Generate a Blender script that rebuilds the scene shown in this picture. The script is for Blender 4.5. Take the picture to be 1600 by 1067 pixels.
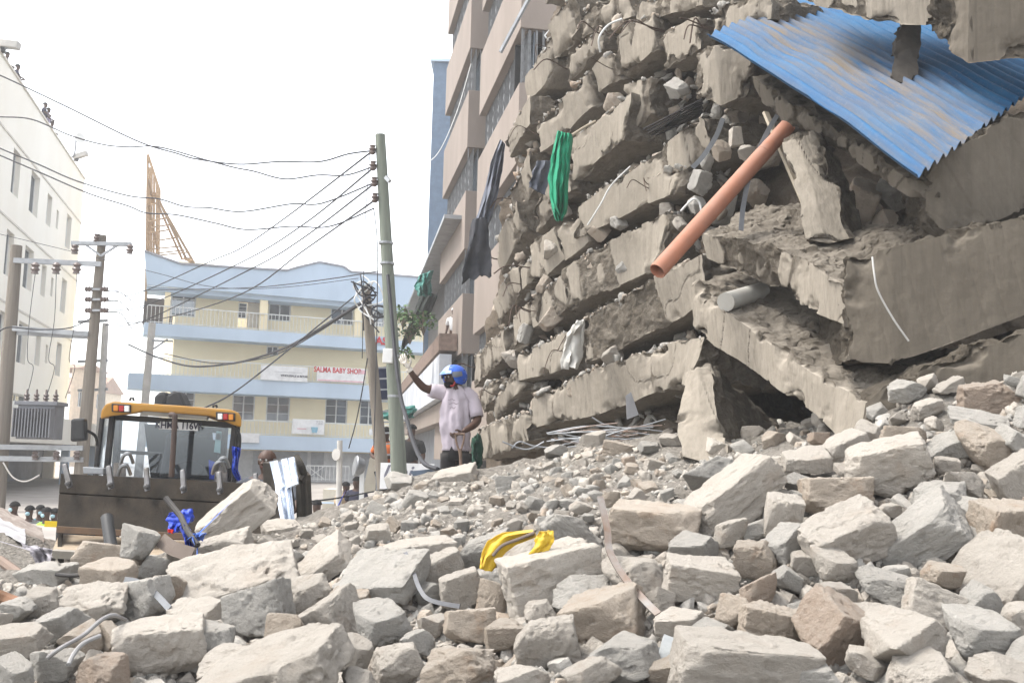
import bpy, bmesh, math, random
import numpy as np
from mathutils import Vector, Matrix, Euler
from math import radians as R_, sin, cos, pi, atan2, sqrt
for _o in list(bpy.data.objects): bpy.data.objects.remove(_o)
SC = bpy.context.scene; COL = SC.collection
random.seed(7); RNG = np.random.default_rng(7)

# ---------------------------------------------------------------- camera
EYE = 1.5; FPX = 35.0/36*1600; TILT = R_(6.8); ROLL = R_(1.4)
CAMR = Matrix.Rotation(pi/2+TILT, 3, 'X') @ Matrix.Rotation(ROLL, 3, 'Z')
cd = bpy.data.cameras.new('camera'); cd.lens = 35; cd.sensor_width = 36; cd.clip_end = 2000; cd.clip_start = .05
cam = bpy.data.objects.new('camera', cd); COL.objects.link(cam)
cam.matrix_world = Matrix.Translation((0, 0, EYE)) @ CAMR.to_4x4()
SC.camera = cam
# ---------------------------------------------------------------- sky, sun, exposure
SUN_EL, SUN_AZ = R_(60), R_(-90)          # azimuth measured from +Y towards +X
w = bpy.data.worlds.new('World'); SC.world = w; w.use_nodes = True
wt = w.node_tree; bg = wt.nodes['Background']
sky = wt.nodes.new('ShaderNodeTexSky'); sky.sky_type = 'NISHITA'; sky.sun_disc = False
sky.sun_elevation = SUN_EL; sky.sun_rotation = SUN_AZ; sky.air_density = 1.0; sky.dust_density = 1.5; sky.ozone_density = 1.0
hs = wt.nodes.new('ShaderNodeHueSaturation'); hs.inputs['Saturation'].default_value = .22; hs.inputs['Value'].default_value = 1.35
wt.links.new(sky.outputs[0], hs.inputs['Color']); wt.links.new(hs.outputs[0], bg.inputs['Color'])
bg.inputs['Strength'].default_value = .15
sl = bpy.data.lights.new('sun', 'SUN'); sl.energy = 2.0; sl.angle = R_(22); sl.color = (1, .96, .9)
so = bpy.data.objects.new('sun', sl); COL.objects.link(so)
sdir = Vector((sin(SUN_AZ)*cos(SUN_EL), cos(SUN_AZ)*cos(SUN_EL), sin(SUN_EL)))
so.rotation_euler = sdir.to_track_quat('Z', 'Y').to_euler()
SC.view_settings.view_transform = 'Standard'; SC.view_settings.look = 'None'
SC.view_settings.exposure = 1.5; SC.view_settings.gamma = 1; SC.view_settings.use_curve_mapping = False
SC.render.engine = 'CYCLES'; SC.cycles.use_denoising = True; SC.cycles.max_bounces = 6
SC.cycles.diffuse_bounces = 3; SC.cycles.volume_bounces = 2; SC.cycles.transparent_max_bounces = 8

# ---------------------------------------------------------------- helpers
CR = np.array(CAMR)
def P(px, py, d):
    "world point seen at photo pixel (px,py) at ground distance d from the camera"
    v = CR @ np.array([(px-800)/FPX, (533.5-py)/FPX, -1.0])
    v = v*(d/v[1]); return Vector((v[0], v[1], v[2]+EYE))
def Pn(px, py, d):
    px = np.asarray(px, float); py = np.asarray(py, float); d = np.asarray(d, float)
    L = np.stack([(px-800)/FPX, (533.5-py)/FPX, -np.ones_like(px)], -1) @ CR.T
    L = L*(d/L[..., 1])[..., None]; L[..., 2] += EYE; return L
def PZ(px, py, z):
    v = CR @ np.array([(px-800)/FPX, (533.5-py)/FPX, -1.0]); v = v*((z-EYE)/v[2]); return Vector((v[0], v[1], z))
def proj(p):
    q = CR.T @ (np.array(p)-np.array([0, 0, EYE])); return 800-q[0]/q[2]*FPX, 533.5+q[1]/q[2]*FPX

def _h(ix, iy, iz, s):
    n = (ix*374761393 + iy*668265263 + iz*2147483647 + s*1274126177) & 0xffffffff
    n = ((n ^ (n >> 13))*1274126177) & 0xffffffff
    n = ((n ^ (n >> 16))*2246822519) & 0xffffffff
    return ((n ^ (n >> 15)) & 0xffff)/32767.5-1
def vn(p, f=1., s=0):
    "value noise -1..1 of points (n,3)"
    q = np.asarray(p, float)*f+(s*17.13+3.7); i = np.floor(q).astype(np.int64); t = q-i; t = t*t*t*(t*(t*6-15)+10)
    x, y, z = i[..., 0], i[..., 1], i[..., 2]; a, b, c = t[..., 0], t[..., 1], t[..., 2]
    L = lambda u, v, k: u+(v-u)*k
    g = lambda dx, dy, dz: _h(x+dx, y+dy, z+dz, s)
    return L(L(L(g(0,0,0), g(1,0,0), a), L(g(0,1,0), g(1,1,0), a), b), L(L(g(0,0,1), g(1,0,1), a), L(g(0,1,1), g(1,1,1), a), b), c)
def fbm(p, f=1., s=0, o=4):
    r = 0; a = 1; t = 0
    for k in range(o): r = r+a*vn(p, f*2.03**k, s+k); t += a; a *= .5
    return r/t*1.4
def sstep(a, b, x): t = np.clip((x-a)/(b-a), 0, 1); return t*t*(3-2*t)

def tag(o, label=None, cat=None, group=None, kind=None):
    if label: o['label'] = label
    if cat: o['category'] = cat
    if group: o['group'] = group
    if kind: o['kind'] = kind
    return o
def link(name, me, parent=None):
    o = bpy.data.objects.new(name, me); COL.objects.link(o)
    if parent: o.parent = parent
    return o
def empty(name, loc=(0, 0, 0), rz=0, label=None, cat=None, group=None):
    o = bpy.data.objects.new(name, None); COL.objects.link(o); o.location = loc; o.rotation_euler = (0, 0, rz); o.empty_display_size = .2
    return tag(o, label, cat, group)
def np_mesh(name, V, F, mat=None, smooth=False, ang=None, attrs=None):
    me = bpy.data.meshes.new(name)
    V = np.asarray(V, np.float32); F = np.asarray(F, np.int32); k = F.shape[1]
    me.vertices.add(len(V)); me.vertices.foreach_set('co', V.ravel())
    me.loops.add(F.size); me.loops.foreach_set('vertex_index', F.ravel())
    me.polygons.add(len(F)); me.polygons.foreach_set('loop_start', np.arange(0, F.size, k, dtype=np.int32))
    try: me.polygons.foreach_set('loop_total', np.full(len(F), k, np.int32))
    except Exception: pass
    me.update(calc_edges=True); me.validate()
    if attrs:
        for a, v in attrs.items():
            at = me.attributes.new(a, 'FLOAT', 'POINT'); at.data.foreach_set('value', np.asarray(v, np.float32))
    if smooth:
        me.polygons.foreach_set('use_smooth', np.ones(len(F), bool))
        if ang: me.set_sharp_from_angle(angle=ang)
    if mat: me.materials.append(mat)
    return me
class MB:
    "collects simple shapes into one mesh"
    def __init__(s): s.v = []; s.f = []
    def add(s, vs, fs):
        b = len(s.v); s.v += [tuple(v) for v in vs]; s.f += [tuple(i+b for i in f) for f in fs]; return s
    def hexa(s, c):   # 8 corners: bottom loop 0-3, top loop 4-7
        return s.add(c, [(3,2,1,0), (4,5,6,7), (0,1,5,4), (1,2,6,5), (2,3,7,6), (3,0,4,7)])
    def box(s, c, d, rot=None):
        c = Vector(c); x, y, z = d[0]/2, d[1]/2, d[2]/2
        vs = [Vector(k) for k in ((-x,-y,-z), (x,-y,-z), (x,y,-z), (-x,y,-z), (-x,-y,z), (x,-y,z), (x,y,z), (-x,y,z))]
        if rot is not None: vs = [rot @ k for k in vs]
        return s.hexa([c+k for k in vs])
    def bar(s, a, b, w, h=None, up=(0, 0, 1)):
        a, b = Vector(a), Vector(b); h = h or w; d = (b-a).normalized(); u = Vector(up)
        if abs(d.dot(u)) > .98: u = Vector((0, 1, 0))
        sd = d.cross(u).normalized()*(w/2); u = sd.cross(d).normalized()*(h/2)
        return s.hexa([a-sd-u, b-sd-u, b+sd-u, a+sd-u, a-sd+u, b-sd+u, b+sd+u, a+sd+u])
    def tube(s, pts, r, n=8, cap=True):
        pts = [Vector(p) for p in pts]; rs = r if isinstance(r, (list, tuple)) else [r]*len(pts); ring = []; base = len(s.v)
        pu = None
        for i, p in enumerate(pts):
            d = (pts[min(i+1, len(pts)-1)]-pts[max(i-1, 0)]).normalized()
            if pu is None:
                pu = d.cross(Vector((0, 0, 1)))
                if pu.length < .05: pu = d.cross(Vector((0, 1, 0)))
            u = (pu-d*pu.dot(d)).normalized(); v = d.cross(u); pu = u
            for k in range(n): s.v.append(tuple(p+(u*cos(2*pi*k/n)+v*sin(2*pi*k/n))*rs[i]))
        for i in range(len(pts)-1):
            for k in range(n):
                a = base+i*n+k; b = base+i*n+(k+1) % n; s.f.append((a, b, b+n, a+n))
        if cap:
            s.f.append(tuple(base+k for k in range(n))[::-1]); e = base+(len(pts)-1)*n; s.f.append(tuple(e+k for k in range(n)))
        return s
    def lathe(s, c, prof, n=16, axis=None):
        "prof: (radius, height) list along axis"
        q = Vector(axis or (0, 0, 1)).to_track_quat('Z', 'Y').to_matrix(); c = Vector(c); b = len(s.v)
        for r, h in prof:
            for k in range(n): s.v.append(tuple(c+q @ Vector((r*cos(2*pi*k/n), r*sin(2*pi*k/n), h))))
        for i in range(len(prof)-1):
            for k in range(n):
                a = b+i*n+k; e = b+i*n+(k+1) % n; s.f.append((a, e, e+n, a+n))
        s.f.append(tuple(b+k for k in range(n))[::-1]); e = b+(len(prof)-1)*n; s.f.append(tuple(e+k for k in range(n)))
        return s
    def prism(s, poly, vec):
        n = len(poly); vec = Vector(vec); vs = [Vector(p) for p in poly]+[Vector(p)+vec for p in poly]
        return s.add(vs, [tuple(range(n))[::-1], tuple(range(n, 2*n))]+[(i, (i+1) % n, (i+1) % n+n, i+n) for i in range(n)])
    def grid(s, G):
        "G[i][j] of points -> sheet"
        b = len(s.v); m = len(G[0])
        for r in G: s.v += [tuple(p) for p in r]
        for i in range(len(G)-1):
            for j in range(m-1): a = b+i*m+j; s.f.append((a, a+1, a+m+1, a+m))
        return s
    def mesh(s, name, mat, smooth=False, ang=None, bevel=0, thick=0):
        me = bpy.data.meshes.new(name); me.from_pydata(s.v, [], s.f); me.update()
        bm = bmesh.new(); bm.from_mesh(me)
        if thick:
            bmesh.ops.solidify(bm, geom=bm.faces[:], thickness=thick)
        bmesh.ops.recalc_face_normals(bm, faces=bm.faces)
        if bevel: bmesh.ops.bevel(bm, geom=bm.edges[:], offset=bevel, segments=2, affect='EDGES', profile=.6, clamp_overlap=True)
        bm.to_mesh(me); bm.free()
        if smooth:
            me.polygons.foreach_set('use_smooth', np.ones(len(me.polygons), bool))
            me.set_sharp_from_angle(angle=ang or .7)
        if mat: me.materials.append(mat)
        return me
    def build(s, name, mat, parent=None, **k): return link(name, s.mesh(name, mat, **k), parent)
def smooth_path(pts, n=8):
    "Catmull-Rom through points"
    pts = [Vector(p) for p in pts]; out = []
    for i in range(len(pts)-1):
        p0, p1, p2, p3 = pts[max(i-1, 0)], pts[i], pts[i+1], pts[min(i+2, len(pts)-1)]
        for k in range(n):
            t = k/n; out.append(.5*((2*p1)+(p2-p0)*t+(2*p0-5*p1+4*p2-p3)*t*t+(3*p1-p0-3*p2+p3)*t**3))
    return out+[pts[-1]]

# ---------------------------------------------------------------- materials
class NT:
    def __init__(s, name):
        s.m = bpy.data.materials.new(name); s.m.use_nodes = True; s.t = s.m.node_tree; s.b = s.t.nodes['Principled BSDF']
    def n(s, typ, ins=None, **pr):
        nd = s.t.nodes.new('ShaderNode'+typ)
        for k, v in pr.items(): setattr(nd, k, v)
        for k, v in (ins or {}).items(): s.set(nd.inputs[k], v)
        return nd
    def set(s, sock, v):
        if isinstance(v, bpy.types.NodeSocket): s.t.links.new(v, sock)
        elif isinstance(v, tuple) and len(v) == 3 and sock.type == 'RGBA': sock.default_value = (*v, 1)
        else: sock.default_value = v
    def mix(s, f, a, b, bt='MIX'):
        nd = s.n('Mix', data_type='RGBA', blend_type=bt)
        for i, v in ((0, f), (6, a), (7, b)): s.set(nd.inputs[i], v)
        return nd.outputs[2]
    def math(s, op, a, b=None, clamp=False):
        nd = s.n('Math', operation=op, use_clamp=clamp); s.set(nd.inputs[0], a)
        if b is not None: s.set(nd.inputs[1], b)
        return nd.outputs[0]
    def coord(s, scale=(1, 1, 1), kind='Object'):
        c = s.n('TexCoord').outputs[kind]
        return c if scale == (1, 1, 1) else s.n('Mapping', {'Vector': c, 'Scale': scale}).outputs[0]
    def noise(s, vec, scale, detail=5, rough=.6, lo=.35, hi=.65):
        nd = s.n('TexNoise', {'Vector': vec, 'Scale': scale, 'Detail': float(detail), 'Roughness': rough})
        return s.n('MapRange', {'Value': nd.outputs[0], 'From Min': lo, 'From Max': hi}).outputs[0]
    def bump(s, h, strength, dist=.01):
        b = s.n('Bump', {'Height': h, 'Strength': strength, 'Distance': dist}); s.t.links.new(b.outputs[0], s.b.inputs['Normal'])
    def up(s, lo, hi):
        z = s.n('SeparateXYZ', {0: s.n('NewGeometry').outputs['Normal']}).outputs[2]
        return s.n('MapRange', {'Value': z, 'From Min': lo, 'From Max': hi}).outputs[0]
    def fin(s, col, rough=.85, metal=0.):
        s.set(s.b.inputs['Base Color'], col); s.set(s.b.inputs['Roughness'], rough); s.b.inputs['Specular IOR Level'].default_value = .12 if not isinstance(rough, float) or rough >= .75 else .28; s.b.inputs['Metallic'].default_value = metal
        return s.m
_mc = {}
def pm(name, c1, c2=None, scale=3., rough=.8, metal=0., bump=.15, bs=60., stretch=(1, 1, 1), dust=0., dcol=(.40, .37, .33), dlo=.2, dhi=.9, detail=5, rnd=0., spec=None):
    "general worn paint / cloth / wood / metal material"
    if name in _mc: return _mc[name]
    t = NT(name); c2 = c2 or tuple(x*.8 for x in c1); co = t.coord(stretch)
    col = t.mix(t.noise(co, scale, detail), c1, c2)
    if rnd:
        r = t.n('ObjectInfo').outputs['Random']; h = t.n('HueSaturation', {'Color': col, 'Value': t.n('MapRange', {'Value': r, 'To Min': 1-rnd, 'To Max': 1+rnd}).outputs[0]}); col = h.outputs[0]
    ro = rough
    if dust:
        f = t.math('MULTIPLY', t.math('ADD', t.up(dlo, dhi), .25), t.noise(t.coord(), 4., 7, .7, .3, .62)); f = t.math('MULTIPLY', f, dust, True)
        col = t.mix(f, col, dcol); ro = t.n('MapRange', {'Value': f, 'To Min': rough, 'To Max': .95}).outputs[0]
    if bump: t.bump(t.noise(co, bs, 4, .6, .2, .8), bump)
    m = t.fin(col, ro, metal)
    if spec is not None: t.b.inputs['Specular IOR Level'].default_value = spec
    _mc[name] = m; return m
def stone_mat(name, c1, c2, c3, rough_amt=.5):
    t = NT(name); co = t.coord()
    ri = t.n('ObjectInfo').outputs['Random']
    off = t.n('VectorMath', {0: co, 1: t.n('CombineXYZ', {0: t.math('MULTIPLY', ri, 37.), 1: t.math('MULTIPLY', ri, 91.)}).outputs[0]}, operation='ADD').outputs[0]
    col = t.mix(t.noise(off, 1.6, 6, .65, .35, .7), c1, c2)
    col = t.mix(t.math('MULTIPLY', t.noise(off, .9, 4, .6, .56, .72), rough_amt), col, c3)
    sp = t.noise(off, 26., 5, .75, .54, .72); col = t.mix(t.math('MULTIPLY', sp, .5), col, tuple(x*.45 for x in c1))
    sp = t.noise(off, 5., 8, .75, .54, .66); col = t.mix(t.math('MULTIPLY', sp, .4), col, tuple(x*.68 for x in c2))
    sp = t.noise(off, 9., 5, .7, .58, .72); col = t.mix(t.math('MULTIPLY', sp, .3), col, tuple(min(1, x*1.3) for x in c1))
    h = t.n('HueSaturation', {'Color': col, 'Value': t.n('MapRange', {'Value': ri, 'To Min': .84, 'To Max': 1.12}).outputs[0]}).outputs[0]
    f = t.math('MULTIPLY', t.up(.25, .95), t.noise(off, 2.5, 7, .7, .3, .65)); col = t.mix(t.math('MULTIPLY', f, .55), h, (.53, .485, .425))
    b1 = t.noise(off, 7., 10, .78, .2, .8); t.bump(b1, .8, .06)
    return t.fin(col, .95)
M_CREAM = stone_mat('cream_stone', (.56, .51, .445), (.49, .44, .38), (.42, .32, .24))
M_GREY = stone_mat('grey_stone', (.48, .455, .415), (.39, .37, .335), (.29, .275, .25))
M_TAN = stone_mat('tan_stone', (.49, .42, .345), (.42, .35, .28), (.35, .22, .135), .6)
M_PINK = stone_mat('pink_stone', (.44, .355, .285), (.40, .31, .24), (.43, .38, .32))
SMAT = {'cream': M_CREAM, 'grey': M_GREY, 'tan': M_TAN, 'pink': M_PINK}
def concrete_mat(name, c1, c2, c3, sk=.6):
    t = NT(name); co = t.coord(); at = t.n('Attribute', attribute_name='rough').outputs['Fac']
    st = t.coord((5, 5, .45)); sm = t.mix(t.noise(st, 3., 5, .6, .35, .7), c1, c2)
    sm = t.mix(t.math('MULTIPLY', t.noise(co, 1.3, 6, .65, .5, .7), .55), sm, tuple(x*.82 for x in c2))
    ag = t.mix(t.noise(co, 14., 6, .75, .3, .7), c3, tuple(x*.6 for x in c3))
    ag = t.mix(t.math('MULTIPLY', t.noise(co, 3.5, 5, .7, .5, .68), .6), ag, tuple(x*1.05 for x in c1))
    col = t.mix(t.n('MapRange', {'Value': at, 'From Min': .25, 'From Max': .7}).outputs[0], sm, ag)
    col = t.mix(t.math('MULTIPLY', t.noise(t.coord((9, 9, .6)), 2.2, 6, .7, .56, .72), sk), col, tuple(x*.55 for x in c2))
    col = t.mix(t.math('MULTIPLY', t.noise(co, 38., 4, .75, .54, .70), t.math('ADD', t.math('MULTIPLY', at, .45), .15)), col, tuple(x*.38 for x in c3))
    col = t.mix(t.math('MULTIPLY', t.noise(co, 5.5, 8, .75, .52, .72), .45), col, tuple(min(1, x*1.28) for x in c1))
    f = t.math('MULTIPLY', t.up(.35, .9), t.noise(co, 3., 7, .7, .25, .6)); col = t.mix(t.math('MULTIPLY', f, .7), col, tuple(min(.4, x*1.25) for x in c1))
    h1 = t.math('MULTIPLY', t.noise(co, 16., 8, .75, .2, .8), t.math('ADD', t.math('MULTIPLY', at, .9), .06))
    h2 = t.math('ADD', h1, t.math('MULTIPLY', t.noise(st, 7., 3, .6, .3, .7), .1*sk)); t.bump(h2, .8, .06)
    return t.fin(col, .95)
M_CONC = concrete_mat('concrete', (0.248, 0.219, 0.180), (0.201, 0.176, 0.142), (0.158, 0.134, 0.105))
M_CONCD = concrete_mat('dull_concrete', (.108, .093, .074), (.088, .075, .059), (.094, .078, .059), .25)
# ---------------------------------------------------------------- ground
M_GROUND = pm('street_dirt', (.34, .31, .28), (.25, .23, .21), .8, .95, bump=.5, bs=8)
g = np.array([[-95, -30, 0], [95, -30, 0], [95, 230, 0], [-95, 230, 0]], float)
tag(link('ground', np_mesh('ground', g, [[0, 1, 2, 3]], M_GROUND)), kind='structure')

# ---------------------------------------------------------------- rubble heap terrain
_cp = [(-250,1120,3.6),(0,1075,3.9),(150,1080,3.9),(300,1080,3.9),(450,1080,3.9),(600,1080,3.9),(800,1080,3.7),(1000,1080,3.5),(1200,1080,3.4),(1400,1080,3.4),(1600,1080,3.4),(1900,1080,3.3),
 (0,980,5.4),(200,990,5.2),(400,980,5.2),(600,985,5.0),(800,980,4.7),(1000,975,4.4),(1200,960,4.2),(1400,960,4.1),(1600,950,4.1),(1850,930,4.0),
 (-150,910,7.4),(50,905,7.4),(180,900,7.2),(330,890,6.9),(500,905,6.5),(700,890,5.9),(850,890,5.3),(1000,885,5.0),(1200,860,4.8),(1400,850,4.8),(1600,820,4.7),(1850,780,4.6),
 (330,850,8.0),(450,845,8.2),(560,830,8.6),(700,820,7.4),(850,815,6.8),(1000,810,6.0),(1150,780,5.6),(1300,770,5.3),(1450,740,5.3),(1600,720,5.3),(1850,650,5.2),
 (480,815,9.8),(590,775,10.8),(640,755,11.3),(700,752,11.4),(760,735,11.3),(780,770,9.3),(850,715,11.2),(900,695,11.3),(950,740,9.3),(1000,690,10.8),(1060,700,9.6),(1100,725,8.2),(1200,722,7.2),(1300,690,6.9),(1400,650,6.6),(1500,620,6.3),(1600,597,6.2),(1850,520,6.2)]
_pts = [P(*c) for c in _cp]
_pts += [Vector(p) for p in ((-3, 2, .35), (0, 2, .4), (3, 2, .5), (-3, .5, .1), (0, .5, .1), (3, .5, .1), (-7, 5, .3), (-7, 8, .05), (-8, 12, .6), (-4.6, 9.4, .1), (-4.6, 11, .1), (-6.2, 12, .55), (-5.6, 11, .5), (-5.7, 9.6, .45), (-3.3, 10.2, .05), (-2.2, 11.5, .2), (-1.2, 13, .4), (0, 13.2, .6), (1.5, 13, 1.2), (3, 12, 1.7), (4, 9, 2.2), (4.5, 6, 2.6), (6, 4, 2.4), (6, 9, 2.6), (-4, 14, 0), (-8, 14, 0), (6, 13, 1.8))]
CPX = np.array([[p.x, p.y] for p in _pts]); CPZ = np.array([p.z for p in _pts])
_K = np.sqrt(((CPX[:, None]-CPX[None])**2).sum(-1)+.05); _n = len(CPX)
_A = np.zeros((_n+3, _n+3)); _A[:_n, :_n] = _K-np.eye(_n)*.12; _A[:_n, _n] = 1; _A[:_n, _n+1:] = CPX; _A[_n:, :_n] = _A[:_n, _n:].T
_w = np.linalg.solve(_A, np.concatenate([CPZ, [0, 0, 0]]))
def hf(x, y):
    x = np.asarray(x, float); y = np.asarray(y, float); q = np.stack([x.ravel(), y.ravel()], -1); out = np.empty(len(q))
    for i in range(0, len(q), 20000):
        c = q[i:i+20000]; k = np.sqrt(((c[:, None]-CPX[None])**2).sum(-1)+.05)
        out[i:i+20000] = k @ _w[:_n]+_w[_n]+c @ _w[_n+1:]
    p3 = np.concatenate([q, np.zeros((len(q), 1))], 1)
    return (out+.10*fbm(p3, 1.7, 5, 3)).reshape(x.shape)
_DS = np.concatenate([np.arange(2.2, 7, .03), np.arange(7, 13.5, .06)])
def hits(px, py):
    "distance at which photo pixels meet the heap (nan: none)"
    px = np.atleast_1d(np.asarray(px, float)); py = np.atleast_1d(np.asarray(py, float))
    W = Pn(np.repeat(px[:, None], len(_DS), 1), np.repeat(py[:, None], len(_DS), 1), np.repeat(_DS[None], len(px), 0))
    below = W[..., 2] < hf(W[..., 0], W[..., 1]); i = below.argmax(1); r = _DS[i]; r[~below.any(1)] = np.nan; return r
def grid_faces(nx, ny):
    i = np.arange(nx-1)[:, None]*ny+np.arange(ny-1)[None]; i = i.ravel(); return np.stack([i, i+ny, i+ny+1, i+1], -1)
def rubble_mat():
    t = NT('rubble_dirt'); co = t.coord()
    col = t.mix(t.noise(co, 9., 8, .7, .35, .65), (.30, .27, .23), (.19, .17, .14))
    col = t.mix(t.noise(co, 1.1, 5, .6, .5, .7), col, (.25, .215, .18))
    v = t.n('TexVoronoi', {'Vector': co, 'Scale': 26.}); col = t.mix(.3, col, t.n('RGBToBW', {0: v.outputs['Color']}).outputs[0], 'SOFT_LIGHT')
    h = t.math('ADD', t.noise(co, 20., 8, .75, .2, .8), t.math('MULTIPLY', v.outputs['Distance'], -1.)); t.bump(h, .9, .05)
    h = t.n('HueSaturation', {'Color': col, 'Saturation': .85}).outputs[0]
    return t.fin(h, .97)
M_RUB = rubble_mat()
xs = np.arange(-7.5, 6.6, .05); ys = np.arange(.4, 14, .05); X, Y = np.meshgrid(xs, ys, indexing='ij'); Z = hf(X, Y)
p3 = np.stack([X, Y, Z], -1).reshape(-1, 3); SINK = lambda y: .07*sstep(9., 5.5, y) if 0 else .07*(1-sstep(5.5, 8.5, y)); p3[:, 2] -= SINK(p3[:, 1]); p3[:, 2] += .035*fbm(p3, 6, 11, 3)+.012*np.abs(fbm(p3, 22, 3, 2))
tag(link('rubble_heap', np_mesh('rubble_heap', p3, grid_faces(len(xs), len(ys)), M_RUB, True)), kind='structure')

# ---------------------------------------------------------------- stones
def cube_grid(n):
    vs = {}; fs = []
    def vid(p):
        k = tuple(np.round(p, 5)); return vs.setdefault(k, len(vs))
    ax = np.linspace(-1, 1, n+1)
    for a in range(3):
        for sgn in (-1, 1):
            for i in range(n):
                for j in range(n):
                    q = []
                    for di, dj in ((0, 0), (1, 0), (1, 1), (0, 1)):
                        p = [0, 0, 0]; p[a] = sgn; p[(a+1) % 3] = ax[i+di]; p[(a+2) % 3] = ax[j+dj]; q.append(vid(p))
                    fs.append(q if sgn > 0 else q[::-1])
    return np.array(list(vs.keys())), np.array(fs)
_CG = {n: cube_grid(n) for n in (3, 6, 18, 34)}
def stone_verts(n, dims, seed, chips=6, kind='block', rough=1.):
    r = np.random.default_rng(seed); C, F = _CG[n]; dims = np.array(dims, float); p = C*dims
    tilt = .07 if kind == 'block' else .22
    pl = []
    for a in range(3):
        for sg in (-1, 1):
            nn = np.zeros(3); nn[a] = sg; nn += r.normal(0, tilt, 3); nn /= np.linalg.norm(nn); pl.append((nn, dims[a]*(1 if kind == 'block' else r.uniform(.8, 1))))
    for _ in range(chips):
        s = r.choice([-1, 1], 3)*(r.random(3) < .8); s = s+r.normal(0, .35, 3); nn = s/dims; nn /= np.linalg.norm(nn)
        sup = (np.abs(nn)*dims).sum(); pl.append((nn, sup*r.uniform(.62, .9) if kind == 'block' else sup*r.uniform(.5, .8)))
    N = np.array([q[0] for q in pl]); D = np.array([q[1] for q in pl])
    dot = np.maximum(p @ N.T, 0)/D; qn = 36 if kind == 'block' else 44; mx = dot.max(1, keepdims=True); k = 1/(mx[:, 0]*((dot/mx)**qn).sum(1)**(1/qn)); p = p*k[:, None]; dd2 = np.sort(dot/mx, 1); ed = 1-dd2[:, -2]
    nv = np.linalg.norm(p/dims, axis=1, keepdims=True); dr = p/dims/nv
    if n > 4:
        fr = sstep(-.15, .35, vn(p, 1.7, seed+3))
        d = .026*fbm(p, 2.2, seed, 4)+(.012+fr*.05)*fbm(p, 6.5, seed+9, 4)*rough-.06*sstep(.45, .75, fbm(p, 3., seed+5, 2))-.13*np.exp(-ed/.055)*np.maximum(0, fbm(p, 3.3, seed+15, 4)-.02)
        if kind == 'block' and seed % 3 == 0:
            m = sstep(-.1, .3, vn(p, 1.1, seed+7)); d = d+.018*m*np.sin(26*(p[:, 0]+.55*p[:, 2])+3*vn(p, 1.5, seed))
        p = p+dr*d[:, None]
    else: p = p+dr*(.12*r.normal(size=(len(p), 1)))
    return p, F
_PROTO = {}
def proto(kind, i, mat, hi=False):
    key = (kind, i, mat, hi)
    if key not in _PROTO:
        gk = (kind, i, None, hi)
        if gk not in _PROTO:
            r = np.random.default_rng(1000+i*7+len(kind))
            if kind == 'block': dims = (1, r.uniform(.55, .8), r.uniform(.55, .78)); ch = 6
            elif kind == 'slab': dims = (1, r.uniform(.6, .9), r.uniform(.22, .34)); ch = 5
            else: dims = (1, r.uniform(.7, .95), r.uniform(.65, .9)); ch = 10
            p, F = stone_verts(34 if hi else 18, dims, 50+i*13+len(kind)*5, ch, 'block' if kind != 'lump' else 'lump'); _PROTO[gk] = (p, F, dims)
        p, F, dims = _PROTO[gk]
        me = np_mesh('stone', p, F, SMAT[mat], True, .55); _PROTO[key] = (me, dims)
    return _PROTO[key]
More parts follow.
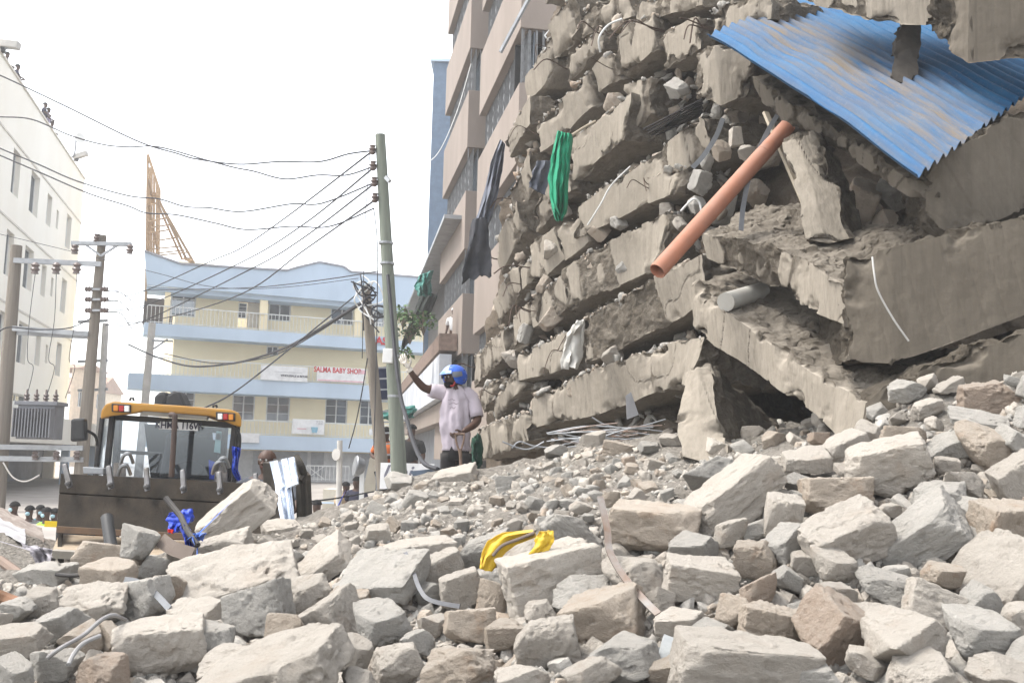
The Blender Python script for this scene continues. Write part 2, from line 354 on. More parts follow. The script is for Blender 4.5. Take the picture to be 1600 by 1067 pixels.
# px, py, width, height (photo pixels), roll (rising to the right), shape, colour
HERO = [(370,905,190,85,14,'slab','cream'),(368,806,112,46,42,'block','cream'),(215,848,62,56,0,'lump','grey'),(345,862,98,48,14,'block','cream'),(160,872,74,46,-5,'block','tan'),(176,902,76,50,5,'block','tan'),(242,890,48,42,0,'lump','grey'),(265,918,60,50,0,'lump','tan'),(150,942,92,55,12,'slab','cream'),(228,935,74,62,20,'block','grey'),(95,978,76,66,10,'lump','grey'),(30,1003,78,46,4,'block','cream'),(72,895,84,36,0,'slab','grey'),(252,1010,140,82,5,'block','cream'),(318,1010,88,78,-10,'lump','grey'),(160,1048,98,60,5,'lump','pink'),(85,1035,76,52,-8,'lump','grey'),(432,1045,235,95,24,'slab','cream'),(362,1037,96,60,18,'lump','cream'),(512,978,92,84,28,'block','cream'),(597,985,90,84,-6,'lump','grey'),(480,930,76,60,10,'lump','cream'),(447,985,70,66,0,'lump','tan'),(405,955,98,80,12,'block','grey'),(545,938,90,52,5,'lump','tan'),(490,892,120,44,45,'slab','cream'),(598,900,135,72,12,'slab','grey'),(655,868,120,50,6,'block','cream'),(597,910,44,34,0,'lump','cream'),(692,890,64,56,25,'block','cream'),(858,900,155,92,16,'block','cream'),(772,935,48,66,-8,'block','tan'),(722,922,62,60,20,'block','cream'),(905,937,88,70,0,'lump','grey'),(945,968,128,88,18,'block','tan'),(852,1003,98,74,12,'block','cream'),(790,988,74,50,6,'lump','tan'),(735,977,78,52,0,'block','tan'),(722,1042,112,72,6,'lump','tan'),(617,1038,96,62,4,'lump','cream'),(655,1005,52,46,0,'lump','grey'),(1022,824,142,76,-4,'block','tan'),(902,845,105,52,-42,'block','grey'),(995,902,95,74,-5,'lump','cream'),(1092,902,108,62,-4,'block','cream'),(1080,855,82,56,8,'lump','grey'),(1145,778,140,66,38,'block','cream'),(1118,742,88,52,18,'lump','grey'),(1142,832,54,46,25,'lump','cream'),(1181,872,68,58,5,'block','tan'),(1224,806,58,86,-6,'block','cream'),(1308,777,110,62,-3,'block','tan'),(1316,842,150,84,10,'block','cream'),(1388,728,132,84,22,'block','cream'),(1432,842,145,64,42,'block','grey'),(1305,890,82,58,-18,'lump','cream'),(1308,928,78,46,-8,'lump','cream'),(1385,915,92,50,-6,'lump','grey'),(1462,950,96,62,-18,'block','cream'),(1205,978,92,66,-3,'block','tan'),(1305,988,106,104,-32,'block','pink'),(1416,1000,138,106,-5,'lump','cream'),(1538,1003,118,88,-12,'lump','grey'),(1560,895,135,92,38,'slab','cream'),(1160,1046,215,88,-4,'block','cream'),(975,1032,112,76,16,'lump','grey'),(1062,975,92,56,6,'lump','cream'),(1440,1056,112,62,8,'lump','cream'),(1560,1056,112,60,-8,'lump','cream'),(925,1058,84,52,20,'lump','cream'),(1545,622,90,54,6,'block','pink'),(1541,698,92,74,-20,'lump','tan'),(1530,656,94,24,3,'slab','grey'),(1410,690,82,50,-12,'lump','tan'),(1468,782,104,66,10,'lump','grey'),(1506,762,68,48,-10,'lump','cream'),(1568,822,95,82,-6,'block','tan'),(1520,832,115,56,40,'slab','grey'),(1592,690,62,52,-25,'slab','grey'),(1592,752,70,78,30,'block','cream'),(1486,694,74,52,30,'slab','grey'),(626,754,60,34,-6,'lump','grey'),(712,742,66,26,20,'slab','cream'),(652,782,40,38,0,'lump','grey'),(757,862,96,50,28,'block','grey'),(815,868,90,44,14,'lump','cream'),(926,688,46,30,20,'lump','cream'),(966,703,50,26,-4,'block','tan'),(1015,700,42,24,0,'lump','grey'),(1260,720,70,36,8,'slab','cream'),(1320,700,70,44,25,'block','cream'),(1200,730,80,36,5,'lump','cream'),(450,870,50,34,0,'lump','grey'),(1260,955,60,40,0,'lump','grey'),(1110,985,70,40,5,'lump','grey'),(560,1062,60,40,0,'lump','cream'),(820,1062,90,40,0,'lump','cream'),(1270,1062,80,50,0,'lump','grey'),(60,940,60,44,0,'lump','cream'),(30,950,60,40,10,'lump','grey'),(130,1000,60,50,10,'lump','tan'),(300,960,80,40,5,'slab','cream'),(1050,690,44,26,0,'lump','cream'),(870,705,40,24,10,'lump','grey'),(440,825,60,26,3,'slab','cream')]
LMK = [('yellow sack', 815, 850), ('bent flat steel bar', 965, 870), ('blue plastic scraps', 300, 840), ('loader bucket', 250, 800), ('man in the blue helmet', 712, 735), ('pink block on the ridge', 1545, 622), ('dark hollow under the fallen beams', 1250, 670), ('leaning broken column', 1110, 680), ('long curved metal strip', 665, 910), ('grey steel cross piece', 1045, 1040), ('pale bent strip', 230, 925), ('bent conduit loop', 130, 985), ('crumpled metal cabinet', 460, 790), ('dark angle iron', 925, 742), ('foot of the green utility pole', 625, 745), ('wide flat cream slab', 370, 905)]
_used = {}
def stone_label(px, py, w, kind, mat, i):
    size = 'huge' if w > 140 else 'large' if w > 95 else 'medium' if w > 60 else 'small' if w > 34 else 'tiny'
    colr = {'cream': 'cream', 'grey': 'grey', 'tan': 'tan', 'pink': 'pinkish'}[mat]
    shp = {'block': 'squared stone block', 'slab': 'flat stone slab', 'lump': 'rough broken stone'}[kind]
    ds = sorted((math.hypot(px-a, (py-b)*1.2), n, px-a, py-b) for n, a, b in LMK); ords = ('', 'second ', 'third ', 'fourth ', 'fifth ')
    def rel(dx, dy):
        if abs(dx) > 1.6*abs(dy): return 'right of' if dx > 0 else 'left of'
        if abs(dy) > 1.6*abs(dx): return 'below' if dy > 0 else 'above'
        return ('lower ' if dy > 0 else 'upper ')+('right of' if dx > 0 else 'left of')
    for d, nme, dx, dy in ds[:3]:
        if d < 12: continue
        base = f'{size} {colr} {shp} {rel(dx, dy)} the {nme}'
        if base not in _used: _used[base] = 1; return base
    out = None
    for d, nme, dx, dy in ds[:4]:
        for d2, n2, dx2, dy2 in ds[:6]:
            if n2 == nme: continue
            b = f'{size} {colr} {shp} {rel(dx, dy)} the {nme} and {rel(dx2, dy2)} the {n2}'
            if len(b.split()) > 16: continue
            if b not in _used: _used[b] = 1; return b
    d, nme, dx, dy = next(a for a in ds if a[0] >= 12); return f'{size} {colr} {shp} {rel(dx, dy)} the {nme}'
def camrot(roll, yaw, pitch):
    "stone x axis across the picture, z up: yaw about z, pitch about x, roll about the viewing direction"
    return Matrix.Rotation(-R_(roll), 3, 'Y') @ Matrix.Rotation(R_(pitch), 3, 'X') @ Matrix.Rotation(R_(yaw), 3, 'Z')
STONES = []
def place_stone(px, py, w, h, roll, kind, mat, i, d=None, hi=False, group='broken stones of the rubble heap', lift=.3):
    if d is None:
        d = hits(px, min(py+lift*h, 1200))[0]
        if not (d == d): d = hits(px, py+h)[0]
        if not (d == d): return None
    r = random.Random(i*31+5); c = P(px, py, d+.06*w/FPX*d)
    me, dims = proto(kind, i % (7 if kind != 'slab' else 4), mat, hi)
    yaw = r.uniform(-28, 28)+r.choice((0, 180)); pit = r.uniform(4, 24)*r.choice((1, 1, 1, -.4))
    if kind == 'slab': pit = r.uniform(12, 32)
    s = w/FPX*d/2; ex = abs(cos(R_(yaw)))+dims[1]*abs(sin(R_(yaw))); ex = ex*.5+.5; sx = s/ex/max(.75, abs(cos(R_(roll)))**.3)
    hz = dims[2]*cos(R_(pit))+dims[1]*.75*abs(sin(R_(pit))); sz = (h/FPX*d/2)/hz
    sz = min(max(sz, sx*.6), sx*1.5)
    o = link('stone', me); o.rotation_euler = camrot(roll, yaw, pit).to_euler()
    o.location = c; o.scale = (sx, (sx+sz)/2, sz); STONES.append((px, py, w, h))
    return tag(o, stone_label(px, py, w, kind, mat, i), 'stone', group)
for i, a in enumerate(HERO): place_stone(*a, i, hi=a[2] > 84)
# fillers: spread evenly over the visible heap, keeping clear of each other
_top = [(0, 905), (80, 905), (130, 885), (330, 850), (470, 825), (600, 770), (660, 750), (760, 742), (850, 715), (920, 700), (1000, 695), (1090, 705), (1130, 672), (1210, 662), (1330, 640), (1450, 590), (1600, 570)]
def topline(px): return np.interp(px, [a for a, b in _top], [b for a, b in _top])
cnt = 0; r = random.Random(3); tries = 0
cells = {}
while cnt < 150 and tries < 9000:
    tries += 1; px = r.uniform(-20, 1620); py = r.uniform(590, 1066)
    if py < topline(px)+8: continue
    near = (py-topline(px))/(1067-topline(px)); fine = 1.0
    if 420 < px < 1090 and py < 850: fine = .55
    w = r.uniform(38, 70)*(.66+.8*near)*fine*r.choice((1, 1, 1.3))
    if any(math.hypot(px-a, (py-b)*1.25) < .37*(w+c) for a, b, c, e in STONES): continue
    h = w*r.uniform(.6, .95); mat = r.choices(('cream', 'grey', 'tan', 'pink'), (5, 4, 2, .5))[0]
    if place_stone(px, py, w, h, r.uniform(-35, 35), r.choices(('lump', 'block', 'slab'), (6, 3, 1))[0], mat, 200+cnt): cnt += 1
print('fillers', cnt, 'stones', len(STONES))
_by = {}
for _o in [o for o in COL.objects if o.name.startswith('stone')]: _by.setdefault(_o['label'], []).append(_o)
for _l, _os in _by.items():
    if len(_os) > 1:
        _lk = next(a for a in LMK if _l.endswith(a[0])); _os.sort(key=lambda o: math.hypot(proj(o.location)[0]-_lk[1], (proj(o.location)[1]-_lk[2])*1.2))
        for _k, _o in enumerate(_os): _o['label'] = _l+', '+('closest', 'second closest', 'third closest', 'fourth closest', 'fifth closest')[min(_k, 4)]+' to it'
# gravel: thousands of small broken bits, joined per colour
def gravel(name, n, mat, seed, smin, smax, sampler, ng=3):
    r = np.random.default_rng(seed); C, F = _CG[ng]; px, py, sz = sampler(r, n)
    d = hits(px, py); ok = ~np.isnan(d); px, py, sz, d = px[ok], py[ok], sz[ok], d[ok]; n = len(px)
    c = Pn(px, py, d); s = sz/FPX*d/2
    base = np.stack([stone_verts(ng, (1, r.uniform(.5, .95), r.uniform(.35, .8)), seed*77+k, 7, 'lump' if k % 3 else 'block')[0] for k in range(24)])
    V = base[r.integers(0, 24, n)]*s[:, None, None]
    q = r.normal(size=(n, 4)); q /= np.linalg.norm(q, axis=1, keepdims=True); a, b, cc, dd = q.T
    Rm = np.stack([1-2*(cc*cc+dd*dd), 2*(b*cc-dd*a), 2*(b*dd+cc*a), 2*(b*cc+dd*a), 1-2*(b*b+dd*dd), 2*(cc*dd-b*a), 2*(b*dd-cc*a), 2*(cc*dd+b*a), 1-2*(b*b+cc*cc)], -1).reshape(-1, 3, 3)
    V = np.einsum('nij,nvj->nvi', Rm, V)+c[:, None]; V[..., 2] += (s*.15-SINK(c[:, 1])*.9)[:, None]
    Fa = (F[None]+(np.arange(n)*len(C))[:, None, None]).reshape(-1, 4)
    return tag(link(name, np_mesh(name, V.reshape(-1, 3), Fa, mat, ng > 3, .5)), kind='stuff')
def samp(r, n):
    px = r.uniform(-30, 1630, n*3); t = topline(px); u = r.random(n*3)**.95; py = t+2+u*(1075-t)
    dens = np.where((px > 400) & (px < 1100) & (py < 850), 1., .85); k = r.random(n*3) < dens; px, py, t = px[k][:n], py[k][:n], t[k][:n]
    sz = np.exp(r.normal(2.25, .45, len(px)))*(.75+.75*(py-t)/400); return px, py, np.clip(sz, 4, 30)
for nm, n, m, sd in (('gravel', 4600, M_CREAM, 1), ('gravel', 4200, M_GREY, 2), ('gravel', 1300, M_TAN, 3)): gravel(nm, n, m, sd, 4, 20, samp)

def samp2(r, n):
    px, py, sz = samp(r, n*2); k = r.permutation(len(px))[:n]; px, py = px[k], py[k]; near = (py-topline(px))/400
    sz = r.uniform(16, 38, len(px))*(.65+.75*near)*np.where((px > 400) & (px < 1090) & (py < 850), .62, 1); return px, py, sz
for n, m, sd in ((760, M_CREAM, 21), (640, M_GREY, 22), (260, M_TAN, 23)): gravel('broken_rubble', n, m, sd, 14, 34, samp2, 6)
# ---------------------------------------------------------------- the pancaked building
def DM(px, py=400):
    return np.interp(px, [690, 745, 785, 830, 900, 960, 1090, 1150, 1300], [18, 16.2, 14.9, 13.6, 12.7, 12.0, 10.5, 9.9, 8.7])+np.clip((420-py)/400, -.5, 1.2)*.7
TOPS = []
def block(name, parent, mat, st, V, seed, depth=None, spall=.15, rough=1., den=2.5, endj=.12, bottom_rough=.35):
    """rough-edged concrete block lofted through stations (pxTop,pyTop,pxBottom,pyBottom[,d[,dBottom]]) and extruded by V"""
    FT, FB = [], []
    for s in st:
        d = s[4] if len(s) > 4 else DM(s[0], s[1]); db = s[5] if len(s) > 5 else d
        FT.append(P(s[0], s[1], d)); FB.append(P(s[2], s[3], db))
    V = np.array(V, float); TOPS.append((FT, V)); FT = np.array(FT); FB = np.array(FB); dm = FT[:, 1].mean()
    L = np.concatenate([[0], np.cumsum(np.linalg.norm(np.diff((FT+FB)/2, axis=0), axis=1))]); ds = dm/FPX*den
    nu = int(np.clip(L[-1]/ds, 8, 190)); uu = np.linspace(0, L[-1], nu+1)
    ip = lambda A: np.stack([np.interp(uu, L, A[:, k]) for k in range(3)], 1)
    FT, FB = ip(FT), ip(FB); H = np.linalg.norm(FT-FB, axis=1).mean(); nf = int(np.clip(H/ds, 5, 80)); VL = np.linalg.norm(V); nt = int(np.clip(VL/ds/1.7, 5, 60))
    Vs, Fs, E, RG, UE = [], [], [], [], []; base = 0
    def face(G, LA, LB, r, ue):
        nonlocal base
        a, b = G.shape[:2]; Vs.append(G.reshape(-1, 3)); Fs.append(grid_faces(a, b)+base); base += a*b
        x = np.linspace(0, LA, a)[:, None]; y = np.linspace(0, LB, b)[None]
        E.append(np.minimum(np.minimum(x, LA-x), np.minimum(y, LB-y)).ravel()); RG.append(np.full(a*b, r, float)); UE.append(np.broadcast_to(ue, (a, b)).ravel())
    tf = np.linspace(0, 1, nf+1)[None, :, None]; tt = np.linspace(0, 1, nt+1)[None, :, None]
    ue = np.minimum(uu, L[-1]-uu)[:, None]
    face(FB[:, None]+(FT-FB)[:, None]*tf, L[-1], H, 0, ue)
    face(FT[:, None]+V*tt, L[-1], VL, 1, ue); face((FB+V)[:, None]+(FT-FB)[:, None]*tf[:, ::3 if nf > 6 else 1], L[-1], H, 1, ue); face(FB[:, None]+V*tt, L[-1], VL, bottom_rough, ue)
    for k in (0, -1):
        c = FB[k]+(FT[k]-FB[k])*np.linspace(0, 1, nf+1)[:, None]; face(c[:, None]+V*tt[0][None] if False else c[:, None]+V*np.linspace(0, 1, nt+1)[None, :, None], H, VL, 1, 0.)
    V0 = np.concatenate(Vs); F0 = np.concatenate(Fs); E = np.concatenate(E); RG = np.concatenate(RG); UE = np.concatenate(UE)
    key = np.round(V0, 4); _, idx, inv = np.unique(key, axis=0, return_index=True, return_inverse=True); inv = inv.ravel()
    p = V0[idx]; F = inv[F0]; rg = np.zeros(len(idx)); np.maximum.at(rg, inv, RG); e = np.full(len(idx), 9.); np.minimum.at(e, inv, E); ue = np.full(len(idx), 9.); np.minimum.at(ue, inv, UE)
    fr = np.ones(len(idx)); np.minimum.at(fr, inv, np.where(RG == 0, 0, 1)); isf = fr == 0
    c = p.mean(0); vd = V/VL; ud = (FT[-1]-FT[0])/np.linalg.norm(FT[-1]-FT[0])
    q = p.copy()
    # broken ends, warping, chipped edges, spalled front, cracks
    q += ud*(np.exp(-ue/.12)*fbm(p, 2.6, seed, 4)*endj*np.sign((p-c) @ ud))[:, None]
    q += np.stack([vn(p, .9, seed+k) for k in (1, 2, 3)], 1)*.03
    along = p @ ud; hz = np.stack([along*2.4, p[:, 2]*.55, p @ vd], 1)
    n1 = fbm(hz, 1.2, seed+4, 4)+.45*np.exp(-e/.08)-.62+spall
    m = sstep(0, .035, n1)*isf
    q += vd*(m*.03)[:, None]
    nd = np.stack([fbm(p, 7., seed+k, 4) for k in (5, 6, 7)], 1)
    rr = np.maximum(np.where(isf, m*.75, rg), 0)
    q += nd*(rr*.035*rough+.003)[:, None]
    n2 = np.stack([fbm(p, 19., seed+k, 3) for k in (25, 26, 27)], 1); q += n2*(rr*.016*rough+.0015)[:, None]
    big = np.stack([fbm(p, 2.1, seed+k, 3) for k in (15, 16, 17)], 1); q += big*(np.where(isf, 0, rg)*.05*rough)[:, None]
    ch = np.exp(-e/.07)*np.maximum(0, fbm(p, 3.2, seed+8, 4)-.20)*.28; cen = c-p; cen -= ud*(cen @ ud)[:, None]; cen /= np.linalg.norm(cen, axis=1, keepdims=True)+1e-6
    q += cen*ch[:, None]
    pk = along/.13+p @ vd*.2; fr_ = pk-np.floor(pk); bd = isf*(1-m)*(spall > -.3); q += vd*(bd*(.004*np.exp(-((fr_-.5)/.07)**2)+.0045*vn(np.stack([np.floor(pk+.5), pk*0, pk*0], 1), 1., seed+30)))[:, None]
    ck = np.exp(-(np.abs(vn(np.stack([along*1.6, p[:, 2]*.7, p @ vd*.5], 1), 1.3, seed+9))/.012)**2)*isf*(spall > -.05); q += vd*(ck*.01)[:, None]
    rr = np.clip(np.where(isf, np.maximum(m, ck), rg)+ch*3, 0, 1)
    o = link(name, np_mesh(name, q, F, mat, True, .75, {'rough': rr}), parent); return o
CB = empty('collapsed_building', P(930, 700, 12), label='collapsed multi-storey building with its concrete floors pancaked into a tilted stack', cat='collapsed building')
bpy.context.view_layer.update()
def cpart(name, *a, **k):
    o = block(name, CB, *a, **k); o.matrix_parent_inverse = Matrix.Translation(-CB.location); return o
VM = (1.15, .62, .05); VL_ = (1.1, .33, .05)
MID = [
 [(857,43,871,90),(882,8,893,62),(893,-12,905,44)],
 [(886,86,892,124),(912,64,920,92),(936,46,941,76)],
 [(953,48,957,120),(975,36,986,103),(1000,30,1006,92),(1022,24,1030,72)],
 [(839,194,842,238),(868,164,880,212),(896,136,905,186),(921,110,936,160)],
 [(922,112,938,145),(940,92,950,136),(955,88,966,126)],
 [(889,221,890,284),(915,202,918,262),(945,180,948,237),(982,148,976,214)],
 [(978,132,979,212),(996,126,998,193),(1012,122,1015,174)],
 [(901,325,897,370),(940,294,940,352),(985,268,985,330),(1040,222,1040,296),(1096,182,1110,226)],
 [(1014,281,1014,318),(1036,272,1036,310),(1066,261,1057,298)],
 [(826,384,826,431),(852,368,857,430),(868,358,880,408)],
 [(872,358,880,408),(890,344,898,396),(906,334,920,378)],
 [(880,420,885,484),(915,394,920,462),(960,376,965,446),(1000,352,1002,430),(1046,330,1022,420)],
 [(827,474,826,515),(850,452,852,502),(878,431,884,483)],
 [(912,500,914,568),(945,480,950,553),(990,454,1000,530),(1040,430,1058,501),(1098,398,1100,470)],
 [(809,553,811,593),(840,540,845,587),(882,520,883,577)],
 [(833,624,834,670),(862,610,866,663),(897,592,903,656),(930,574,936,645),(954,568,975,631),(1000,553,1010,618),(1036,540,1045,610),(1094,530,1072,604)],
 [(740,558,740,606),(762,536,764,580),(790,512,790,553)],
 [(768,630,772,656),(786,604,792,634),(808,577,812,609)],
 [(749,672,752,720),(784,656,790,706),(820,646,827,688)],
 [(790,221,797,244),(806,186,812,216),(828,150,830,190)],
 [(797,300,800,345),(812,270,818,318),(828,236,838,286)],
 [(775,380,779,432),(790,345,797,398),(806,316,815,360)],
 [(770,470,775,510),(786,440,794,484),(808,404,818,446)],
 [(834,330,838,364),(850,300,858,340),(868,290,876,322)],
 [(838,292,842,325),(858,278,864,312),(888,270,892,300)],
 [(815,420,816,452),(826,408,828,440)],
 [(800,500,801,540),(815,480,818,520),(832,462,838,500)],
 [(1030,60,1034,110),(1056,44,1062,96),(1090,28,1092,80)],
 [(905,20,910,60),(940,0,944,44),(985,-22,990,24)],
 [(990,10,995,40),(1040,-10,1044,22),(1100,-30,1104,4)],
 [(1100,20,1104,60),(1150,2,1154,40),(1200,-10,1204,30)],
 [(820,120,826,160),(838,92,846,136),(858,62,866,100)],
 [(748,610,752,640),(760,600,764,628),(772,590,778,616)],
 [(846,-40,850,10),(870,-70,876,-20),(900,-100,904,-50)],
]
for i, st in enumerate(MID):
    px = st[0][0]; dj = .10*sin(i*2.3)
    st2 = [(*s, DM(s[0], s[1])+dj) for s in st]
    big = abs(st[-1][0]-st[0][0]) > 55
    cpart('floor_slab' if big else 'wall_block', M_CONC, st2, VM if px > 830 else VL_, 11+i*3, spall=(.02, .18, .1, .3, .0)[i % 5], endj=.10)
# the mass of debris between the floors
_ca = [(700,720,17.2),(745,720,16.5),(745,400,17),(800,200,16.2),(870,0,15.8),(830,700,14.2),(900,640,13.2),(1000,600,12.2),(1060,660,11.2),(830,400,14.8),(960,300,13.4),(1090,250,12.2),(900,100,15),(1000,0,14),(1100,-40,13.2),(1100,400,11.6),(1150,200,11.9),(1200,120,11.9),(1180,300,11.2),(1250,300,10.6),(1330,330,9.6),(1440,330,9.3),(1600,330,9.5),(1250,500,11.5),(1170,600,12.5),(1230,630,13.5),(1270,670,12.5),(1210,680,12.5),(1350,640,10),(1600,600,9.2),(1600,0,11),(1300,0,12),(1300,100,11.8),(1600,-100,11),(1750,300,9.5),(1750,-100,11),(1750,700,9),(1100,760,10.4),(1300,760,9.5)]
_cx = np.array([[a/100, b/100] for a, b, c in _ca]); _cz = np.array([c for a, b, c in _ca])
_k = np.sqrt(((_cx[:, None]-_cx[None])**2).sum(-1)+.02); _cw = np.linalg.solve(_k-np.eye(len(_ca))*.15, _cz-_cz.mean())
def DC(px, py):
    q = np.stack([np.asarray(px).ravel()/100, np.asarray(py).ravel()/100], -1); k = np.sqrt(((q[:, None]-_cx[None])**2).sum(-1)+.02); return (k @ _cw+_cz.mean()).reshape(np.shape(px))+.45
pyv = np.arange(-120, 780, 5.); sv = np.linspace(0, 1, 190); lef = np.interp(pyv, [-120, 0, 100, 250, 560, 780], [930, 882, 846, 800, 760, 752])
PX = lef[:, None]+(1760-lef)[:, None]*sv[None]; PY = np.repeat(pyv[:, None], len(sv), 1); p3 = Pn(PX, PY, DC(PX, PY)).reshape(-1, 3)
p3 += np.stack([fbm(p3, 1.6, 40+k, 5) for k in range(3)], 1)*.16+np.stack([fbm(p3, 6, 44+k, 3) for k in range(3)], 1)*.05
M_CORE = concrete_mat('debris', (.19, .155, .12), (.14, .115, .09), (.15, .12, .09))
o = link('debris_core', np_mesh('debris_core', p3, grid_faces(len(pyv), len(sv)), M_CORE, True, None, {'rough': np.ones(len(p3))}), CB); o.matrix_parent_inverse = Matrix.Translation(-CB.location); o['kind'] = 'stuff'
# rubble filling the gaps between floors
def fill(name, n, seed, mat, poly, smin, smax, dd=(.25, .7)):
    r = np.random.default_rng(seed); C, F = _CG[3]; P_ = []
    while len(P_) < n:
        px, py = r.uniform(750, 1180), r.uniform(-20, 700)
        if px < np.interp(py, [0, 100, 250, 560, 780], [888, 850, 806, 770, 756]) or px > np.interp(py, [0, 330, 560, 720], [1180, 1130, 1090, 1060]): continue
        P_.append((px, py))
    P_ = np.array(P_); d = DM(P_[:, 0], P_[:, 1])+r.uniform(*dd, n); c = Pn(P_[:, 0], P_[:, 1], d); s = r.uniform(smin, smax, n)
    base = np.stack([stone_verts(3, (1, r.uniform(.5, .95), r.uniform(.35, .8)), seed*77+k, 5, 'lump')[0] for k in range(24)])
    V = base[r.integers(0, 24, n)]*s[:, None, None]; ang = r.uniform(0, 6.28, n); ca, sa = np.cos(ang)[:, None], np.sin(ang)[:, None]
    V = np.stack([V[..., 0]*ca-V[..., 2]*sa, V[..., 1], V[..., 0]*sa+V[..., 2]*ca], -1)+c[:, None]
    o = link(name, np_mesh(name, V.reshape(-1, 3), (F[None]+(np.arange(n)*len(C))[:, None, None]).reshape(-1, 4), mat), CB); o.matrix_parent_inverse = Matrix.Translation(-CB.location); o['kind'] = 'stuff'
fill('gap_rubble', 700, 5, M_GREY, None, .03, .10, (.85, 1.15)); fill('gap_rubble', 500, 6, M_TAN, None, .03, .11, (.85, 1.15))

def crumbs(n, seed, mat):
    r = np.random.default_rng(seed); C, F = _CG[3]; base = np.stack([stone_verts(3, (1, r.uniform(.5, .95), r.uniform(.35, .8)), seed*77+k, 5, 'lump')[0] for k in range(24)]); Ps = []
    for FT, V in TOPS[:len(MID)]:
        A = np.array(FT); L = np.linalg.norm(np.diff(A, axis=0), axis=1).sum(); m = int(n*L); u = r.random(m)*(len(A)-1); i = np.minimum(u.astype(int), len(A)-2); q_ = A[i]+(A[i+1]-A[i])*(u-i)[:, None]
        s_ = np.exp(r.normal(-4.0, .55, m)); Ps.append(np.concatenate([q_+np.asarray(V)*(r.random(m)**1.5*.35+.01)[:, None]+np.array([0, 0, 1])*(s_*.5)[:, None], s_[:, None]], 1))
    Ps = np.concatenate(Ps); m = len(Ps); V = base[r.integers(0, 24, m)]*Ps[:, 3, None, None]; a = r.uniform(0, 6.28, m); ca, sa = np.cos(a)[:, None], np.sin(a)[:, None]
    V = np.stack([V[..., 0]*ca-V[..., 2]*sa, V[..., 1], V[..., 0]*sa+V[..., 2]*ca], -1)+Ps[:, None, :3]
    o = link('slab_crumbs', np_mesh('slab_crumbs', V.reshape(-1, 3), (F[None]+(np.arange(m)*len(C))[:, None, None]).reshape(-1, 4), mat), CB); o.matrix_parent_inverse = Matrix.Translation(-CB.location); o['kind'] = 'stuff'
crumbs(34, 31, M_GREY); crumbs(24, 32, M_TAN)
# larger stones wedged between the floors
WL = [('green netting', 876, 275), ('orange pipe', 1060, 380), ('white sack', 897, 540), ('bundle of dark rods', 1050, 185), ('small dark rag', 843, 278), ('left end of the blue sheet', 1104, 55), ('rebar tangle', 940, 690), ('dark hollow', 1180, 640)]
_wu = set()
def wedge_label(px, py, i):
    for d, n, dx, dy in sorted((math.hypot(px-a, py-b), n, px-a, py-b) for n, a, b in WL):
        h = 'left' if dx < 0 else 'right'; v = 'above' if dy < 0 else 'below'
        for w_ in ((f'{v}' if abs(dy) > abs(dx) else f'{h} of'), f'{v} and {h} of', f'just {v}', f'some way {v} and {h} of'):
            t = f'{["tan","grey","cream"][i%3]} {"rough lump" if i%2==0 else "squared stone"} wedged between collapsed floors {w_} the {n}'
            if t not in _wu: _wu.add(t); return t
for i, (px, py, w_, h_) in enumerate([(962,160,34,26),(944,205,26,24),(862,390,30,20),(1000,300,20,14),(968,348,28,26),(880,330,26,22),(925,410,30,20),(1066,232,26,20),(960,556,36,22),(860,500,34,24),(975,420,26,24),(1042,330,24,20),(898,610,26,18),(822,520,30,22),(800,560,34,16),(936,362,28,20),(1088,322,30,30),(1062,350,26,18),(1030,250,26,20),(1060,140,30,26),(915,250,24,22),(850,446,28,18),(1105,250,24,26),(1150,215,30,34),(1128,235,30,26),(1095,285,36,24),(1166,240,28,26)]):
    d = float(DM(px, py))+.22; me, dm_ = proto(('lump', 'block')[i % 2], i % 7, ('tan', 'grey', 'cream')[i % 3]); s = w_/FPX*d/2
    o = link('stone', me); o.location = P(px, py, d); o.rotation_euler = (i*.7, i*1.3, i*2.1); o.scale = (s, s, s*1.1)
    tag(o, wedge_label(px, py, i), 'stone', 'stones wedged between the collapsed floors')
# ---------------------------------------------------------------- big fallen beams and slabs at the corner
def slab(label, mat, st, V, seed, name='concrete_beam', cat='concrete beam', **k):
    return tag(block(name, None, mat, st, V, seed, **k), label, cat)
v2 = lambda a, b: np.array(P(*b))-np.array(P(*a))
slab('long fallen beam with dusty flat top, just above the grey drain pipe', M_CONC, [(1095,366,1108,405,9.5),(1140,372,1165,432,9.0),(1178,384,1205,452,8.7),(1264,404,1262,480,8.0),(1318,440,1322,508,7.35)], v2((1178,384,8.7), (1300,330,9.6)), 201, spall=.22, den=2.2)
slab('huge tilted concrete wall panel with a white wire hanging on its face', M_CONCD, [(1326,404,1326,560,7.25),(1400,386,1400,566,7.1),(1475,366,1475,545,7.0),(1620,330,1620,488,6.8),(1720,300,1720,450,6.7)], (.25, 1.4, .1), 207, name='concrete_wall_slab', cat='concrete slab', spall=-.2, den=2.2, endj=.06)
slab('lowest long tilted beam leaning over the dark hollow', M_CONC, [(1079,440,1087,506,9.4),(1112,466,1120,537,9.0),(1145,494,1165,566,8.6),(1210,538,1215,603,8.1),(1269,580,1275,642,7.6),(1355,628,1338,708,7.0)], v2((1210,538,8.1), (1400,500,8.9)), 213, spall=-.02, den=2.2)
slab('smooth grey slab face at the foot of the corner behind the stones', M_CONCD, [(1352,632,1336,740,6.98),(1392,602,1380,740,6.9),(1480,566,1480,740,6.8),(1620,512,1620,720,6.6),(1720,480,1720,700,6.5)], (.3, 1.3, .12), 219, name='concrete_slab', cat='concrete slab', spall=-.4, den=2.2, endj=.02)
slab('cracked concrete beam end with pale patch just under the blue sheet', M_CONCD, [(1446,266,1452,352,7.55),(1472,248,1474,371,7.5),(1535,206,1540,354,7.55),(1640,150,1640,312,7.7),(1720,110,1720,290,7.8)], (.3, 1.3, .12), 225, spall=-.12, den=2.2, endj=.04)
